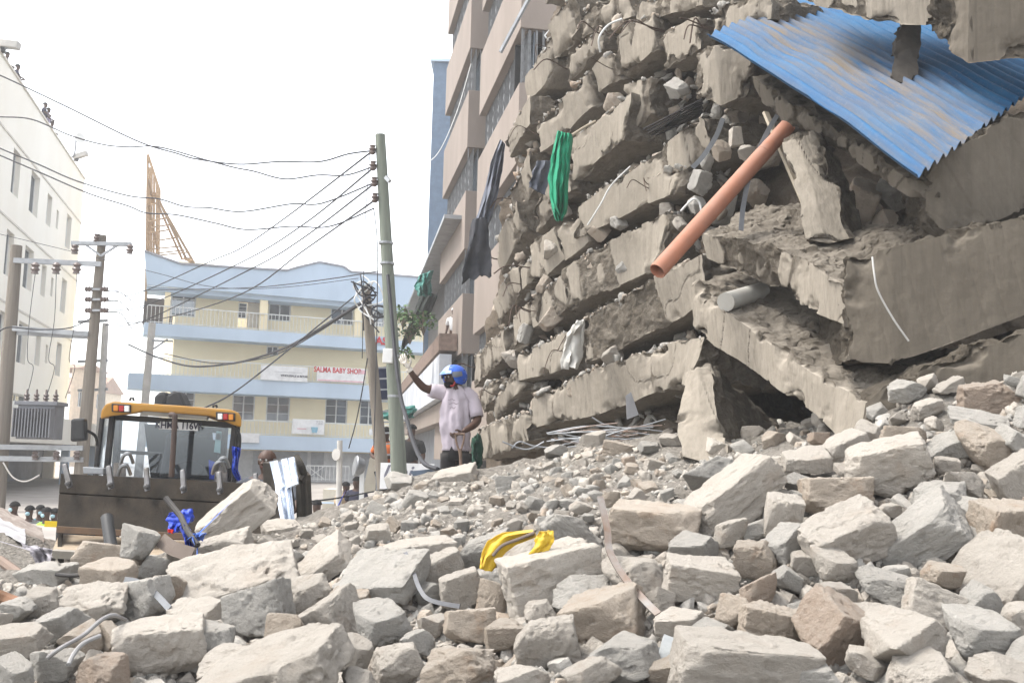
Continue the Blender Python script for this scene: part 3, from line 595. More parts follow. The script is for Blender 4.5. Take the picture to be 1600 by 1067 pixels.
slab('long broken floor edge running beneath the blue corrugated sheet', M_CONCD, [(1178,120,1192,160,10.2),(1230,160,1240,205,9.5),(1300,202,1310,236,8.8),(1380,254,1385,282,8.0),(1448,290,1450,318,7.5)], v2((1230,160,9.5), (1420,110,10.3)), 231, name='floor_slab', cat='floor slab', spall=.1)
slab('thick concrete slab above the blue sheet at the top edge', M_CONC, [(1244,-30,1250,2,9.0),(1310,-60,1315,14,8.8),(1370,-80,1372,35,8.6),(1482,-90,1482,40,8.3)], (.35, .9, .75), 237, name='concrete_slab', cat='concrete slab', spall=.05, den=2.2)
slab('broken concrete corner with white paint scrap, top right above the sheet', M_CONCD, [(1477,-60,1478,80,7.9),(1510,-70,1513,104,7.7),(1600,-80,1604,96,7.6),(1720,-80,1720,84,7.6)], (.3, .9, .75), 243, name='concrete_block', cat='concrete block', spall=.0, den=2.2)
slab('thick leaning broken column beside the dark hollow', M_CONC, [(1070,580,1062,712,9.2,8.7),(1090,568,1100,722,9.1,8.6),(1114,560,1138,724,9.1,8.5)], v2((1118,570,9.1), (1250,700,10.3)), 249, name='broken_column', cat='broken column', spall=-.1, den=2.2, bottom_rough=1, endj=.05, rough=.6)
slab('upright broken concrete chunk standing beneath the blue sheet', M_CONC, [(1222,218,1262,372,8.9,8.3),(1245,210,1290,378,8.85,8.25),(1272,206,1322,372,8.9,8.3)], (.35, .55, .1), 255, name='concrete_chunk', cat='concrete chunk', spall=.1, den=2.2, rough=.6, endj=.05)
slab('rough concrete lump tied with wire at the left end of the blue sheet', M_CONC, [(1086,86,1090,150,10.9),(1115,72,1122,168,10.7),(1160,84,1164,150,10.6)], (.8, .7, .1), 261, name='concrete_lump', cat='concrete lump', spall=.4, rough=1.3)
for i, (px, py, w_, h_, lab) in enumerate([(1190,245,60,50,'brown block in the hollow beside the broken pipe end'),(1345,320,64,60,'brown stone in shade right of the upright chunk'),(1395,305,60,46,'brown slab of stone in shade under the blue sheet'),(1380,350,40,30,'small grey stone on the fallen beam in shade'),(1180,300,46,34,'grey stone under the middle of the orange pipe'),(1130,330,50,34,'dusty stone beside the bent wire under the pipe'),(1150,180,46,40,'brown lump above the broken end of the orange pipe'),(1205,180,40,40,'grey lump behind the broken pipe end'),(1296,520,34,20,'small tan stone between the two fallen beams')]):
    d = float(DC(px, py))-.55; me, dm_ = proto(('lump', 'block')[i % 2], (i+3) % 7, ('tan', 'tan', 'grey')[i % 3]); s = w_/FPX*d/2
    o = link('stone', me); o.location = P(px, py, d); o.rotation_euler = (i*.5, i*.9, i*1.7); o.scale = (s, s, s*h_/w_*1.3); tag(o, lab, 'stone', 'stones in the hollows of the collapsed corner')

# torn reinforcement sticking out of the floor ends
M_RB = pm('rusty_bar', (.10, .075, .06), (.06, .04, .03), 8, .8)
for i in range(26):
    rr = random.Random(i*7+1); FT, V = TOPS[rr.randrange(len(MID))]; k = rr.choice((0, len(FT)-1)); a = Vector(FT[k])-Vector((0, 0, rr.uniform(.05, .25))); o_ = -Vector(V).normalized(); sd = Vector((rr.uniform(-.4, .4), rr.uniform(-.6, .1), 0))
    L = rr.uniform(.25, .6); pts = [a-o_*.2, a+o_*.02, a+o_*L*.5+sd*L*.4+Vector((0, 0, rr.uniform(-.03, .08))), a+o_*L*.7+sd*L+Vector((0, 0, -rr.uniform(.05, .3)))]
    o = MB().tube(smooth_path(pts, 5), rr.choice((.006, .008, .01)), 5).build('rebar', M_RB, CB, smooth=True); o.matrix_parent_inverse = Matrix.Translation(-CB.location)
# ---------------------------------------------------------------- buildings
def glass_mat(name, tint=(.9, .95, 1), refl=.22, dark=(.05, .06, .07), see=.0):
    "window glass: reflects the sky over a dim interior, or lets light through"
    t = NT(name); out = t.t.nodes['Material Output']
    gl = t.n('BsdfGlossy', {'Color': tint, 'Roughness': .03}); tr = t.n('BsdfTransparent', {'Color': tint}); df = t.n('BsdfDiffuse', {'Color': dark})
    under = t.n('MixShader', {0: see, 1: df.outputs[0], 2: tr.outputs[0]})
    f = t.math('ADD', t.math('MULTIPLY', t.n('LayerWeight', {'Blend': .35}).outputs['Fresnel'], .35), refl, True)
    mx = t.n('MixShader', {0: f, 1: under.outputs[0], 2: gl.outputs[0]}); t.t.links.new(mx.outputs[0], out.inputs['Surface']); t.t.nodes.remove(t.b); return t.m
M_GLASS = glass_mat('window_glass', refl=.12); M_GLASSC = glass_mat('cab_glass', refl=.05, see=.95)
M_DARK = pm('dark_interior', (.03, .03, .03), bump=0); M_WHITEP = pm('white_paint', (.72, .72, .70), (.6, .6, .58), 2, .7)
M_WALLW = pm('white_render', (.80, .77, .70), (.74, .70, .62), .35, .9, stretch=(1, 1, .4), bump=.1, bs=12)
M_ALU = pm('grey_aluminium', (.5, .51, .52), rough=.45, metal=.3, bump=0)
M_YEL = pm('cream_yellow_render', (.88, .77, .53), (.83, .72, .49), .5, .9, bump=.05)
M_BLUE = pm('pale_blue_paint', (.50, .60, .71), (.43, .52, .62), .45, .85, stretch=(1, 1, .35), dust=0, bump=.1, bs=15)
M_BEIGE = pm('beige_render', (0.248, 0.208, 0.180), (0.211, 0.177, 0.152), .8, .92, stretch=(1, 1, .4), bump=.25, bs=35)
M_TIMBER = pm('raw_timber', (0.375, 0.255, 0.150), (0.285, 0.188, 0.112), 3, .8); M_GALV = pm('galvanised_steel', (0.315, 0.323, 0.330), (0.225, 0.232, 0.240), 3, .5, .6)
M_WOODG = pm('green_treated_pole', (.185, .20, .165), (.13, .145, .12), 2.5, .85, stretch=(6, 6, .25), bump=.5, bs=14)
M_WOODB = pm('grey_brown_pole', (0.195, 0.172, 0.143), (0.143, 0.124, 0.104), 2.5, .85, stretch=(6, 6, .25), bump=.5, bs=14)
M_CONCP = pm('pale_concrete_pole', (.45, .43, .40), rough=.9); M_BLACK = pm('black_rubber', (.02, .02, .021), (.03, .03, .03), 5, .55)
M_CABLE = pm('cable_black', (.055, .055, .06), bump=0); M_GRILLE = pm('grey_painted_grille', (.17, .175, .18), (.12, .12, .12), 8, .6)
def text(body, size, mat, parent, loc, xdir, zdir, name='lettering', bold=0., sx=1., depth=.004, shear=0.):
    c = bpy.data.curves.new(name, 'FONT'); c.body = body; c.size = size; c.align_x = 'CENTER'; c.align_y = 'CENTER'; c.offset = bold; c.extrude = depth; c.shear = shear; c.resolution_u = 4
    o = bpy.data.objects.new('tmp', c); COL.objects.link(o); bpy.context.view_layer.update()
    me = bpy.data.meshes.new_from_object(o.evaluated_get(bpy.context.evaluated_depsgraph_get())); bpy.data.objects.remove(o); bpy.data.curves.remove(c)
    me.materials.clear(); me.materials.append(mat); o = link(name, me)
    X = Vector(xdir).normalized(); Z = Vector(zdir).normalized(); Y = Z.cross(X)   # text lies in local XY; local Z faces out
    N = X.cross(Z); M = Matrix((X*sx, Z, N)).transposed().to_4x4(); M.translation = Vector(loc); o.matrix_world = M
    if parent: o.parent = parent
    return o
class Wall:
    "vertical plane through A and B (xy); s along, z up, n towards the street"
    def __init__(s, A, B):
        s.A = Vector((A[0], A[1], 0)); s.d = Vector((B[0]-A[0], B[1]-A[1], 0)); s.L = s.d.length; s.d.normalize(); s.n = Vector((s.d.y, -s.d.x, 0))
        if s.n.y > 0 and abs(s.n.y) > .3: s.n = -s.n
    def at(s, u, z, out=0): return s.A+s.d*u+s.n*out+Vector((0, 0, z))
    def hit(s, px, py, out=0):
        v = P(px, py, 10)-Vector((0, 0, EYE)); o = Vector((0, 0, EYE)); A = s.A+s.n*out; t = (A-o).dot(s.n)/v.dot(s.n); q = o+v*t; return (q-s.A).dot(s.d), q.z
    def slab(s, mb, u0, u1, z0, z1, o0, o1):
        return mb.hexa([s.at(u0, z0, o1), s.at(u1, z0, o1), s.at(u1, z0, o0), s.at(u0, z0, o0), s.at(u0, z1, o1), s.at(u1, z1, o1), s.at(u1, z1, o0), s.at(u0, z1, o0)])
    def facade(s, mb, u0, u1, z0, z1, ops, th=.3, out=0):
        zs = sorted({z0, z1, *[v for o in ops for v in o[2:4] if z0 < v < z1]})
        for a, b in zip(zs, zs[1:]):
            m = (a+b)/2; cuts = sorted((o[0], o[1]) for o in ops if o[2] < m < o[3]); u = u0
            for c, d in cuts+[(u1, u1)]:
                if c > u+1e-4: s.slab(mb, u, min(c, u1), a, b, out-th, out)
                u = max(u, d)
    def window(s, parent, op, out=-.18, mul=1, tr=.7, bars=0, fmat=None, gmat=None, fw=.05, name='window'):
        u0, u1, z0, z1 = op; mb = MB()
        for a, b in ((u0, u0+fw), (u1-fw, u1)): s.slab(mb, a, b, z0, z1, out-.03, out+.03)
        for a, b in ((z0, z0+fw), (z1-fw, z1)): s.slab(mb, u0+fw, u1-fw, a, b, out-.03, out+.03)
        for k in range(1, mul+1): x = u0+(u1-u0)*k/(mul+1); s.slab(mb, x-fw/2, x+fw/2, z0+fw, z1-fw, out-.028, out+.028)
        if tr: z = z0+(z1-z0)*tr; s.slab(mb, u0+fw, u1-fw, z-fw/2, z+fw/2, out-.026, out+.026)
        for k in range(bars): z = z0+(z1-z0)*(k+1)/(bars+1); s.slab(mb, u0+fw, u1-fw, z-.012, z+.012, out+.03, out+.045)
        f = mb.build(name, fmat or M_ALU, parent); q = MB(); s.slab(q, u0+fw*.5, u1-fw*.5, z0+fw*.5, z1-fw*.5, out-.012, out-.004); q.build('pane', gmat or M_GLASS, f); return f
    def railing(s, mb, u0, u1, z0, z1, out, step=.14, r=.018, cross=0):
        mb.bar(s.at(u0, z1, out), s.at(u1, z1, out), .05); mb.bar(s.at(u0, z0+.08, out), s.at(u1, z0+.08, out), .03)
        n = int((u1-u0)/step)
        for k in range(n+1): u = u0+(u1-u0)*k/n; mb.bar(s.at(u, z0, out), s.at(u, z1, out), r)
        if cross:
            m = int((u1-u0)/cross)
            for k in range(0, m, 2): a, b = u0+cross*k, u0+cross*(k+1); mb.bar(s.at(a, z0+.08, out), s.at(b, z1, out), .03); mb.bar(s.at(b, z0+.08, out), s.at(a, z1, out), .03)
# --- white building on the left
WB = empty('white_building', label='tall white rendered building at the left with narrow windows and people on its roof', cat='building')
pA = P(0, 83, 35.6); pB = min((P(132, 281, d_) for d_ in np.arange(46, 58, .05)), key=lambda p_: abs(p_.z-pA.z)); TOP = pA.z; wl = Wall((pA.x, pA.y), (pB.x, pB.y)); wl.n = Vector((-wl.d.y, wl.d.x, 0))
if wl.n.x < 0: wl.n = -wl.n
ops = []
for (z0, z1), dz in (((10.1, 11.9), 0), ((6.8, 8.6), 0), ((3.6, 5.35), 0)):
    for px, wd, hh in ((-30, 1.5, 1), (14, 1.2, 1), (46, 1.6, 1), (71, 1.0, .8), (85, .5, .5), (104, 1.2, .95)):
        u, _ = wl.hit(px, 400); m = (z0+z1)/2; h = (z1-z0)/2*hh; ops.append((u-wd/2, u+wd/2, EYE+m-h, EYE+m+h))
for px, wd in ((30, 3.4), (100, 2.5)): u, _ = wl.hit(px, 640); ops.append((u-wd/2, u+wd/2, EYE+.5, EYE+2.3))
mb = MB(); wl.facade(mb, -9, wl.L, 2.2, TOP, ops, .35); wl.slab(mb, -9, wl.L, 2.2, TOP-.6, -9, -8.5); mb.hexa([wl.at(wl.L-.3, 0, -.351), wl.at(wl.L, 0, -.351), wl.at(wl.L, 0, -8.5), wl.at(wl.L-.3, 0, -8.5)]+[wl.at(wl.L-.3, TOP, -.351), wl.at(wl.L, TOP, -.351), wl.at(wl.L, TOP, -8.5), wl.at(wl.L-.3, TOP, -8.5)])
mb.build('wall', M_WALLW, WB)
for o in ops: wl.window(WB, o, -.22, 1 if o[1]-o[0] > .9 else 0, 0, fmat=M_WHITEP)
mb = MB()
for z in (12.15, 9.0, 5.75): wl.slab(mb, -9, wl.L, EYE+z-.04, EYE+z+.04, .002, .035)
wl.slab(mb, -9, wl.L, TOP, TOP+.08, -.42, .06); mb.build('string_course', pm('beige_trim', (.62, .58, .52)), WB)  # trim and coping a little darker and browner than the wall
mb = MB(); wl.slab(mb, -9, wl.L-.4, TOP-1.3, TOP-1.1, -8.4, -.36); mb.build('roof', M_CONCP, WB)
mb = MB(); wl.slab(mb, wl.hit(50, 150)[0], wl.hit(80, 180)[0], TOP-.6, TOP+1.5, -3.4, -1.6); mb.build('roof_house', M_WALLW, WB)
mb = MB(); wl.slab(mb, -9, wl.L, 2.7, EYE+.25-.9+.35+1.0-.5, -.3, 2.6); cz = mb.build('canopy', M_WALLW, WB)
mb = MB(); wl.slab(mb, -9, wl.L, 0, 2.2, -1.2, -.9); mb.build('shopfront', pm('dim_shopfront', (.22, .23, .27), (.12, .12, .14), .5), WB)
for px in (25, 62, 78): u, _ = wl.hit(px, 770); mb = MB(); wl.slab(mb, u-.16, u+.16, 0, 2.699, 1.7, 2.02); mb.build('column', M_BLUE, WB)
for i, px in enumerate((8, 50)):
    u, _ = wl.hit(px, 660); mb = MB(); mb.box(wl.at(u, 3.1, .6), (.9, .6, .6), Matrix.Rotation(atan2(wl.d.y, wl.d.x), 3, 'Z')); mb.build('air_conditioner', M_WHITEP, WB, bevel=.03)
def floodlight(px, py, d, aim, label, sz=.35):
    e = empty('floodlight', P(px, py, d), 0, label, 'floodlight', 'floodlights along the roof edge'); mb = MB(); mb.box((0, 0, 0), (sz*1.5, sz*.6, sz*.5), Matrix.Rotation(aim, 3, 'Y')); mb.build('lamp_head', M_CONCP, e, bevel=.04)
    MB().bar((0, 0, -.1), (-sz*1.2, 0, -.45), .08).build('arm', M_GALV, e); MB().lathe((-.2, 0, -.22), [(.1, -.1), (.12, 0), (.1, .1)], 10).build('ballast', M_BLACK, e)
floodlight(13, 70, 35.6, .1, 'floodlight on a short arm at the near end of the white roof edge', .55); floodlight(126, 243, 50.8, -.35, 'grey floodlight low on the far roof corner of the white building', .5)
e = empty('loudspeaker', P(122, 216, 50.6), 0, 'white horn loudspeaker on a bent arm at the far roof corner', 'loudspeaker')
MB().lathe((0, 0, 0), [(.06, -.3), (.09, -.15), (.18, .1), (.27, .2), (.28, .22)], 16, (.75, -.6, -.15)).build('horn', M_WHITEP, e, smooth=True); MB().tube(smooth_path([(-.1, 0, 0), (-.15, 0, -.9), (-.6, 0, -1.3)]), .05).build('arm', M_GALV, e)
# --- far hazy buildings down the street
for i, (x0, x1, yt, d, c, lab) in enumerate(((118, 166, 575, 90, (.5, .4, .3), 'hazy ochre building far down the street behind the transformer poles'), (152, 190, 612, 120, (.55, .47, .36), 'pale gabled building farthest down the street in haze'))):
    b = empty('far_building', (0, 0, 0), 0, lab, 'building'); m = pm('far_wall_%d' % i, c); A, B = P(x0, yt, d), P(x1, yt, d+6); fw_ = Wall((A.x, A.y), (B.x, B.y)); mb = MB()
    op = [(u, u+fw_.L*.15, z, z+1.4) for u in (fw_.L*.15, fw_.L*.45, fw_.L*.75) for z in (2.5, 5.4)]; fw_.facade(mb, 0, fw_.L, 0, A.z, op); mb.build('wall', m, b)
    for o in op: fw_.window(b, o, -.15, 1, 0)
    mb = MB(); mb.prism([fw_.at(-.3, A.z, .3), fw_.at(fw_.L+.3, A.z, .3), fw_.at(fw_.L*.5, A.z+(2. if i else .6), .3)], fw_.n*-8); mb.build('roof', pm('rust_roof', (.3, .2, .15)), b)
# --- yellow building with pale blue bands
YB = empty('yellow_building', label='cream yellow four storey building with pale blue balcony bands at the end of the street', cat='building')
A, B = P(226, 500, 52), P(700, 500, 58.5); yw = Wall((A.x, A.y), (B.x, B.y)); REC = -1.25
def yop(x0, y0, x1, y1, out=REC):
    a, za = yw.hit(x0, y0, out); b, zb = yw.hit(x1, y1, out); return (a, b, zb, za)
wins = [yop(268, 453, 305, 496), yop(421, 462, 454, 503), yop(518, 467, 552, 509), yop(577, 470, 600, 511), yop(417, 540, 435, 556), yop(276, 611, 303, 650), yop(364, 616, 397, 658), yop(417, 618, 452, 660), yop(509, 620, 542, 663), yop(563, 622, 590, 665)]
door = yop(374, 459, 407, 513)
mb = MB(); yw.facade(mb, 1.6, yw.L, EYE+.2, EYE+10.4, wins+[door], .25, REC); yw.slab(mb, 1.6, yw.L, 0, EYE+10.3, -10, -9.7); mb.hexa([yw.at(1.6, 0, REC-.251), yw.at(1.9, 0, REC-.251), yw.at(1.9, 0, -9.7), yw.at(1.6, 0, -9.7), yw.at(1.6, 11.8, REC-.251), yw.at(1.9, 11.8, REC-.251), yw.at(1.9, 11.8, -9.7), yw.at(1.6, 11.8, -9.7)])
mb.build('wall', M_YEL, YB)
for i, o in enumerate(wins): yw.window(YB, o, REC-.1, 1, .68 if i < 4 else 0, bars=0 if i < 5 else 2, fmat=M_WHITEP, gmat=M_GLASS, fw=.07)
mb = MB(); u0, u1, z0, z1 = door; yw.slab(mb, u0+(u1-u0)*.4, u1, z0, z0+(z1-z0)*.75, REC-.14, REC-.08); dr = mb.build('door', pm('cream_door', (.62, .55, .44)), YB)
mb = MB(); yw.slab(mb, u0, u1, z0+(z1-z0)*.75+.01, z1, REC-.14, REC-.06); mb.build('door_transom', pm('brown_wood', (.20, .085, .035)), YB)
yw.window(YB, (u0, u0+(u1-u0)*.38, z0+.5, z0+(z1-z0)*.74), REC-.1, 0, 0, bars=3, fmat=M_WHITEP)
zb = [(EYE+6.08, EYE+6.72), (EYE+3.2, EYE+4.02), (EYE+.25, EYE+1.02)]
for i, (a, b) in enumerate(zb):
    mb = MB(); yw.slab(mb, (0, -.6, .2)[i], yw.L, a, b, REC-.002, (.2, .35, .35)[i]); mb.build('balcony_band', M_BLUE, YB)
    mb = MB(); yw.railing(mb, .1 if i != 1 else -.5, yw.L, b, b+(.95, .9, .8)[i], .05, .2, .022); mb.build('railing', M_WHITEP, YB)
tops = [(226, 394), (283, 414), (448, 424), (461, 420), (499, 411), (537, 418), (548, 426), (700, 438)]
up_ = [yw.hit(*t, .3) for t in tops]; lo_ = [(yw.L, EYE+8.7), (0, EYE+8.7)]
mb = MB(); mb.prism([yw.at(u, z, .3) for u, z in up_+lo_], yw.n*-.3); mb.build('cornice_parapet', M_BLUE, YB)
mb = MB()
for (a, za), (b, zb_) in zip(up_, up_[1:]): mb.bar(yw.at(a, za+.06, .2), yw.at(b, zb_+.06, .2), .34, .1)
mb.build('coping', pm('grey_coping', (.33, .33, .36)), YB)
mb = MB(); yw.slab(mb, 0, yw.L, EYE+8.45, EYE+8.69, REC-.3, .02); mb.build('soffit', M_BLUE, YB)
for x0, x1 in ((257, 266), (407, 419), (556, 566)):
    a, _ = yw.hit(x0, 480, .1); b, _ = yw.hit(x1, 480, .1); mb = MB(); yw.slab(mb, a, b, EYE+6.73, EYE+8.44, -.3, -.02); mb.build('column', M_YEL, YB)
mb = MB(); mb.build('corner_post', pm('verandah_shade', (.10, .085, .08)), YB) if 0 else yw.slab(mb, .0, 1.55, EYE+6.73, EYE+8.4, REC-1.2, REC-1.1); mb.build('verandah_shade_sheet', pm('verandah_shade', (.10, .085, .08)), YB)  # dark sheet standing in for the shade inside the open left verandah
mb = MB(); yw.slab(mb, 1.0, yw.L, 0, EYE+.24, REC-.4, REC-.2); mb.build('shopfront_wall', pm('pale_shop_wall', (.58, .58, .58)), YB)
for x0, x1 in ((395, 480), (486, 506), (556, 640)):
    a, _ = yw.hit(x0, 740, REC); b, _ = yw.hit(x1, 740, REC); mb = MB()
    n = 18
    for k in range(n): z = .3+k*.085; mb.hexa([yw.at(a, z, REC-.15), yw.at(b, z, REC-.15), yw.at(b, z, REC-.199), yw.at(a, z, REC-.199), yw.at(a, z+.08, REC-.17), yw.at(b, z+.08, REC-.17), yw.at(b, z+.08, REC-.199), yw.at(a, z+.08, REC-.199)])
    mb.build('roller_shutter', pm('grey_shutter', (.36, .37, .39)), YB)
a, _ = yw.hit(478, 750, 1); b, _ = yw.hit(545, 750, 1); mb = MB(); yw.railing(mb, a, b, .15, .95, 1., .2, .03, 1.0); mb.build('railing', M_WHITEP, YB)
# signs on the balcony rails
M_RED = pm('sign_red', (.55, .03, .04), bump=0); M_INK = pm('sign_ink', (.05, .05, .07), bump=0); M_PINK2 = pm('sign_pink', (.75, .45, .50), bump=0); M_SKYB = pm('sign_blue', (.25, .5, .65), bump=0); M_SIGNW = pm('sign_white', (.78, .78, .78), bump=0)
def sign(label, x0, y0, x1, y1, out=.45, mat=None):
    a, z1 = yw.hit(x0, y0, out); b, z0 = yw.hit(x1, y1, out); e = empty('sign_board', yw.at((a+b)/2, (z0+z1)/2, out), atan2(yw.d.y, yw.d.x), label, 'sign')
    w_, h_ = (b-a), (z1-z0); MB().box((0, .03, 0), (w_, .05, h_)).build('panel', mat or M_SIGNW, e, bevel=.008); return e, w_, h_
T = lambda e, s, size, mat, x, z, **k: text(s, size, mat, e, (x, -.002, z), (1, 0, 0), (0, 0, 1), **k)
e, w_, h_ = sign('Salma Baby Shop banner with red letters and toy pictures on the balcony rail', 496, 572, 570, 599)
T(e, 'SALMA BABY SHOP', .40, M_RED, -.22, h_*.27, bold=.012, sx=.78); MB().box((w_*.44, -.0, h_*.27), (.42, .012, .22)).build('print_block', M_PINK2, e)
for k, (c, m) in enumerate(((-.40, M_SKYB), (-.27, M_SKYB), (-.13, M_PINK2), (.02, M_SKYB), (.13, M_RED), (.27, M_SKYB), (.40, M_INK))):
    MB().lathe((w_*c, .012, -h_*.12), [(.14 if k % 2 else .17, -.014), (.1, .0)], 7 if k % 2 else 5, (0, -1, 0)).build('toy_picture', m, e)
MB().box((0, .0, -h_*.42), (w_*.96, .012, .07)).build('print_strip', M_PINK2, e)
e, w_, h_ = sign('plain white sign with small WHOLESALE & RETAIL print on the balcony rail', 408, 570, 480, 597)
T(e, 'WHOLESALE & RETAIL', .15, M_INK, w_*.22, -h_*.14, bold=.006); MB().box((.2, .0, h_*.1), (w_*.6, .01, .03)).build('print_line', pm('faint_print', (.5, .5, .52), bump=0), e)
e, w_, h_ = sign('white sign with a pale blue cup and 722 on the lower balcony rail', 457, 654, 506, 679)
T(e, '722', .28, pm('faint_print', (.5, .5, .52), bump=0), w_*.34, h_*.3); MB().lathe((w_*.2, .0, -h_*.2), [(.14, -.15), (.19, .15)], 10).build('cup_picture', M_SKYB, e); MB().box((-w_*.2, 0, -h_*.15), (.5, .012, .05)).build('print_line', M_PINK2, e)
sign('blank white banner on the lowest balcony rail behind the loader', 376, 676, 405, 692); sign('small white board at the right end of the lower balcony', 577, 670, 588, 680)
e = empty('shop_lettering', yw.at(yw.hit(597, 534)[0], yw.hit(597, 534)[1], .25), atan2(yw.d.y, yw.d.x), 'large red letters AS on the blue band beside the green pole', 'sign')
T(e, 'AS', .62, M_RED, -.1, 0, bold=.02); MB().box((0, .06, 0), (.95, .02, .55)).build('panel', M_BLUE, e)
# --- timber billboard frame on its roof
BF = empty('billboard_frame', P(232, 395, 52.3), 0, 'tall tapering timber billboard frame above the corner of the yellow building', 'billboard frame'); o_ = BF.location
def bfp(px, py, dd=0): return P(px, py, 52.3+dd)-o_
def post(*ln, w=.1, name='timber'):
    for a, b in ln: MB().bar(a, b, w).build(name, M_TIMBER, BF)
post((bfp(231, 242), bfp(228, 470)), (bfp(233.5, 262, .6), bfp(232, 402, .6)), (bfp(237, 262, 1.2), bfp(236, 403, 1.2)), (bfp(241, 275, 1.8), bfp(240, 404, 1.8)), (bfp(245, 285, 2.4), bfp(245, 405, 2.4)), (bfp(249, 300, 3), bfp(248, 406, 3)), name='post')
post((bfp(231, 242), bfp(249, 297)), (bfp(249, 297), bfp(249, 310)), (bfp(232, 280), bfp(240, 318, 1)), (bfp(240, 300, 1), bfp(302, 409, 2)), (bfp(246, 308, 1), bfp(292, 407, 2)), (bfp(246, 318, 2), bfp(285, 406, 2.5)), (bfp(232, 320), bfp(246, 390, 2)), w=.12, name='raker')
post(*[(bfp(231+k % 2*4, y0), bfp(x1, y0-5-(k % 3), 2)) for k, (y0, x1) in enumerate(((309, 247), (321, 251), (347, 263), (356, 267), (365, 265), (378, 277), (390, 282), (397, 288), (401, 296)))], w=.08, name='rail')
for k in range(5): MB().bar(bfp(288+k*2, 404+k % 3, 2), bfp(303-k, 410-k % 2, 1.4), .12).build('loose_plank', M_TIMBER, BF)
# --- standing flats with projecting bands beside the collapse
def flats(name, label, near, far, ret, bots, ph, ztop):
    b = empty(name, (0, 0, 0), 0, label, 'building'); W = Wall(far, near); W.n = Vector((-W.d.y, W.d.x, 0)); W.n = W.n if W.n.x < 0 else -W.n
    L = W.L; deep = 9
    for z in bots:
        mb = MB(); W.slab(mb, 0, L, EYE+z, EYE+z+ph, -ret, 0); mb.build('parapet_panel', M_BEIGE, b, bevel=.015)
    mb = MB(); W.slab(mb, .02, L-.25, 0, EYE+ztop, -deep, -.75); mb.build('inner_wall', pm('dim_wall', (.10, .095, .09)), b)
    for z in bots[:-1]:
        z0, z1 = z+ph, z+3.0; mb = MB(); W.slab(mb, 0, L-.1, EYE+z0, EYE+z1, -.34, -.32); mb.build('pane', M_GLASS, b)
        mb = MB(); n = int(L/.16)
        for k in range(n+1): u = L*k/n*.985; mb.bar(W.at(u, EYE+z0, -.2), W.at(u, EYE+z1, -.2), .03)
        for k in range(int(L/.8)):
            u = .4+k*.8
            for j in range(4): zz = EYE+z0+.17+j*.3; mb.add([W.at(u, zz-.12, -.19), W.at(u+.09, zz, -.19), W.at(u, zz+.12, -.19), W.at(u-.09, zz, -.19)], [(0, 1, 2, 3)])
        mb.build('window_grille', M_GRILLE, b)
        mb = MB(); nn = max(2, int(ret/.14))
        for k in range(nn+1): mb.bar(W.at(L-.06, EYE+z0, -ret*k/nn-.05), W.at(L-.06, EYE+z1, -ret*k/nn-.05), .03)
        mb.build('end_grille', M_GRILLE, b)
    return b, W
fA, WA = flats('flats', 'tall beige flats standing intact, with narrow end returns, farther of the two blocks', (-1.44, 28), (-2.55, 33.9), .85, [-.03, 2.97, 5.97, 8.98, 11.98, 14.98], 1.72, 18)
fB, WBk = flats('flats', 'beige flats block with broken near end touching the collapsed floors', (.02, 20.7), (-1.05, 26.4), 1.1, [.3, 3.3, 6.35, 9.35, 12.35], 1.75, 14)
# broken end of the nearer block
L = WBk.L; mb = MB(); 
ew = Wall((.05, 20.75), (2.2, 21.1)); ew.n = Vector((0.16, -.98, 0)).normalized()
a, zt = ew.hit(800, 12); mb = MB(); ew.facade(mb, 0, 2.3, 0, EYE+12.3, [(.0, 1.15, EYE+8.15, EYE+9.33)], .25, -.05); mb.build('end_wall', M_BEIGE, fB)
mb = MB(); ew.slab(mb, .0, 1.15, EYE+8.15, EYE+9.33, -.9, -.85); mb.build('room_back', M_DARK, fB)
mb = MB()
for k in range(8): mb.bar(ew.at(.05+k*.15, EYE+8.15, -.02), ew.at(.05+k*.15, EYE+9.33, -.02), .025)
mb.build('window_grille', M_GRILLE, fB)
mb = MB()
for k in range(4):
    u, z = .62, EYE+8.32+k*.3
    q = [ew.at(u, z-.15, .03), ew.at(u+.12, z, .03), ew.at(u, z+.15, .03), ew.at(u-.12, z, .03)]
    for i in range(4): mb.bar(q[i], q[(i+1) % 4], .028)
mb.build('diamond_ornament', M_WHITEP, fB)
o = MB().bar(P(782, 82, 20.3), P(832, -12, 20.1), .1, .05).build('steel_angle', M_GALV); tag(o, 'grey steel angle leaning across the broken flat window', 'steel angle')
tw = empty('blue_tower', (0, 0, 0), 0, 'narrow pale blue tower rising behind the beige flats', 'building')
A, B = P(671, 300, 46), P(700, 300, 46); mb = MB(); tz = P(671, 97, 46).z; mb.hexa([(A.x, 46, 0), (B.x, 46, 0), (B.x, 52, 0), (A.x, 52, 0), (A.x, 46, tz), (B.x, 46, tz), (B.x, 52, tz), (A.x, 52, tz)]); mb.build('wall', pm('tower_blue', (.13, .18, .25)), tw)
mb = MB(); mb.box(((A.x+B.x)/2, 49, tz+.06), (B.x-A.x+.3, 6.3, .12)); mb.build('coping', M_BLUE, tw)
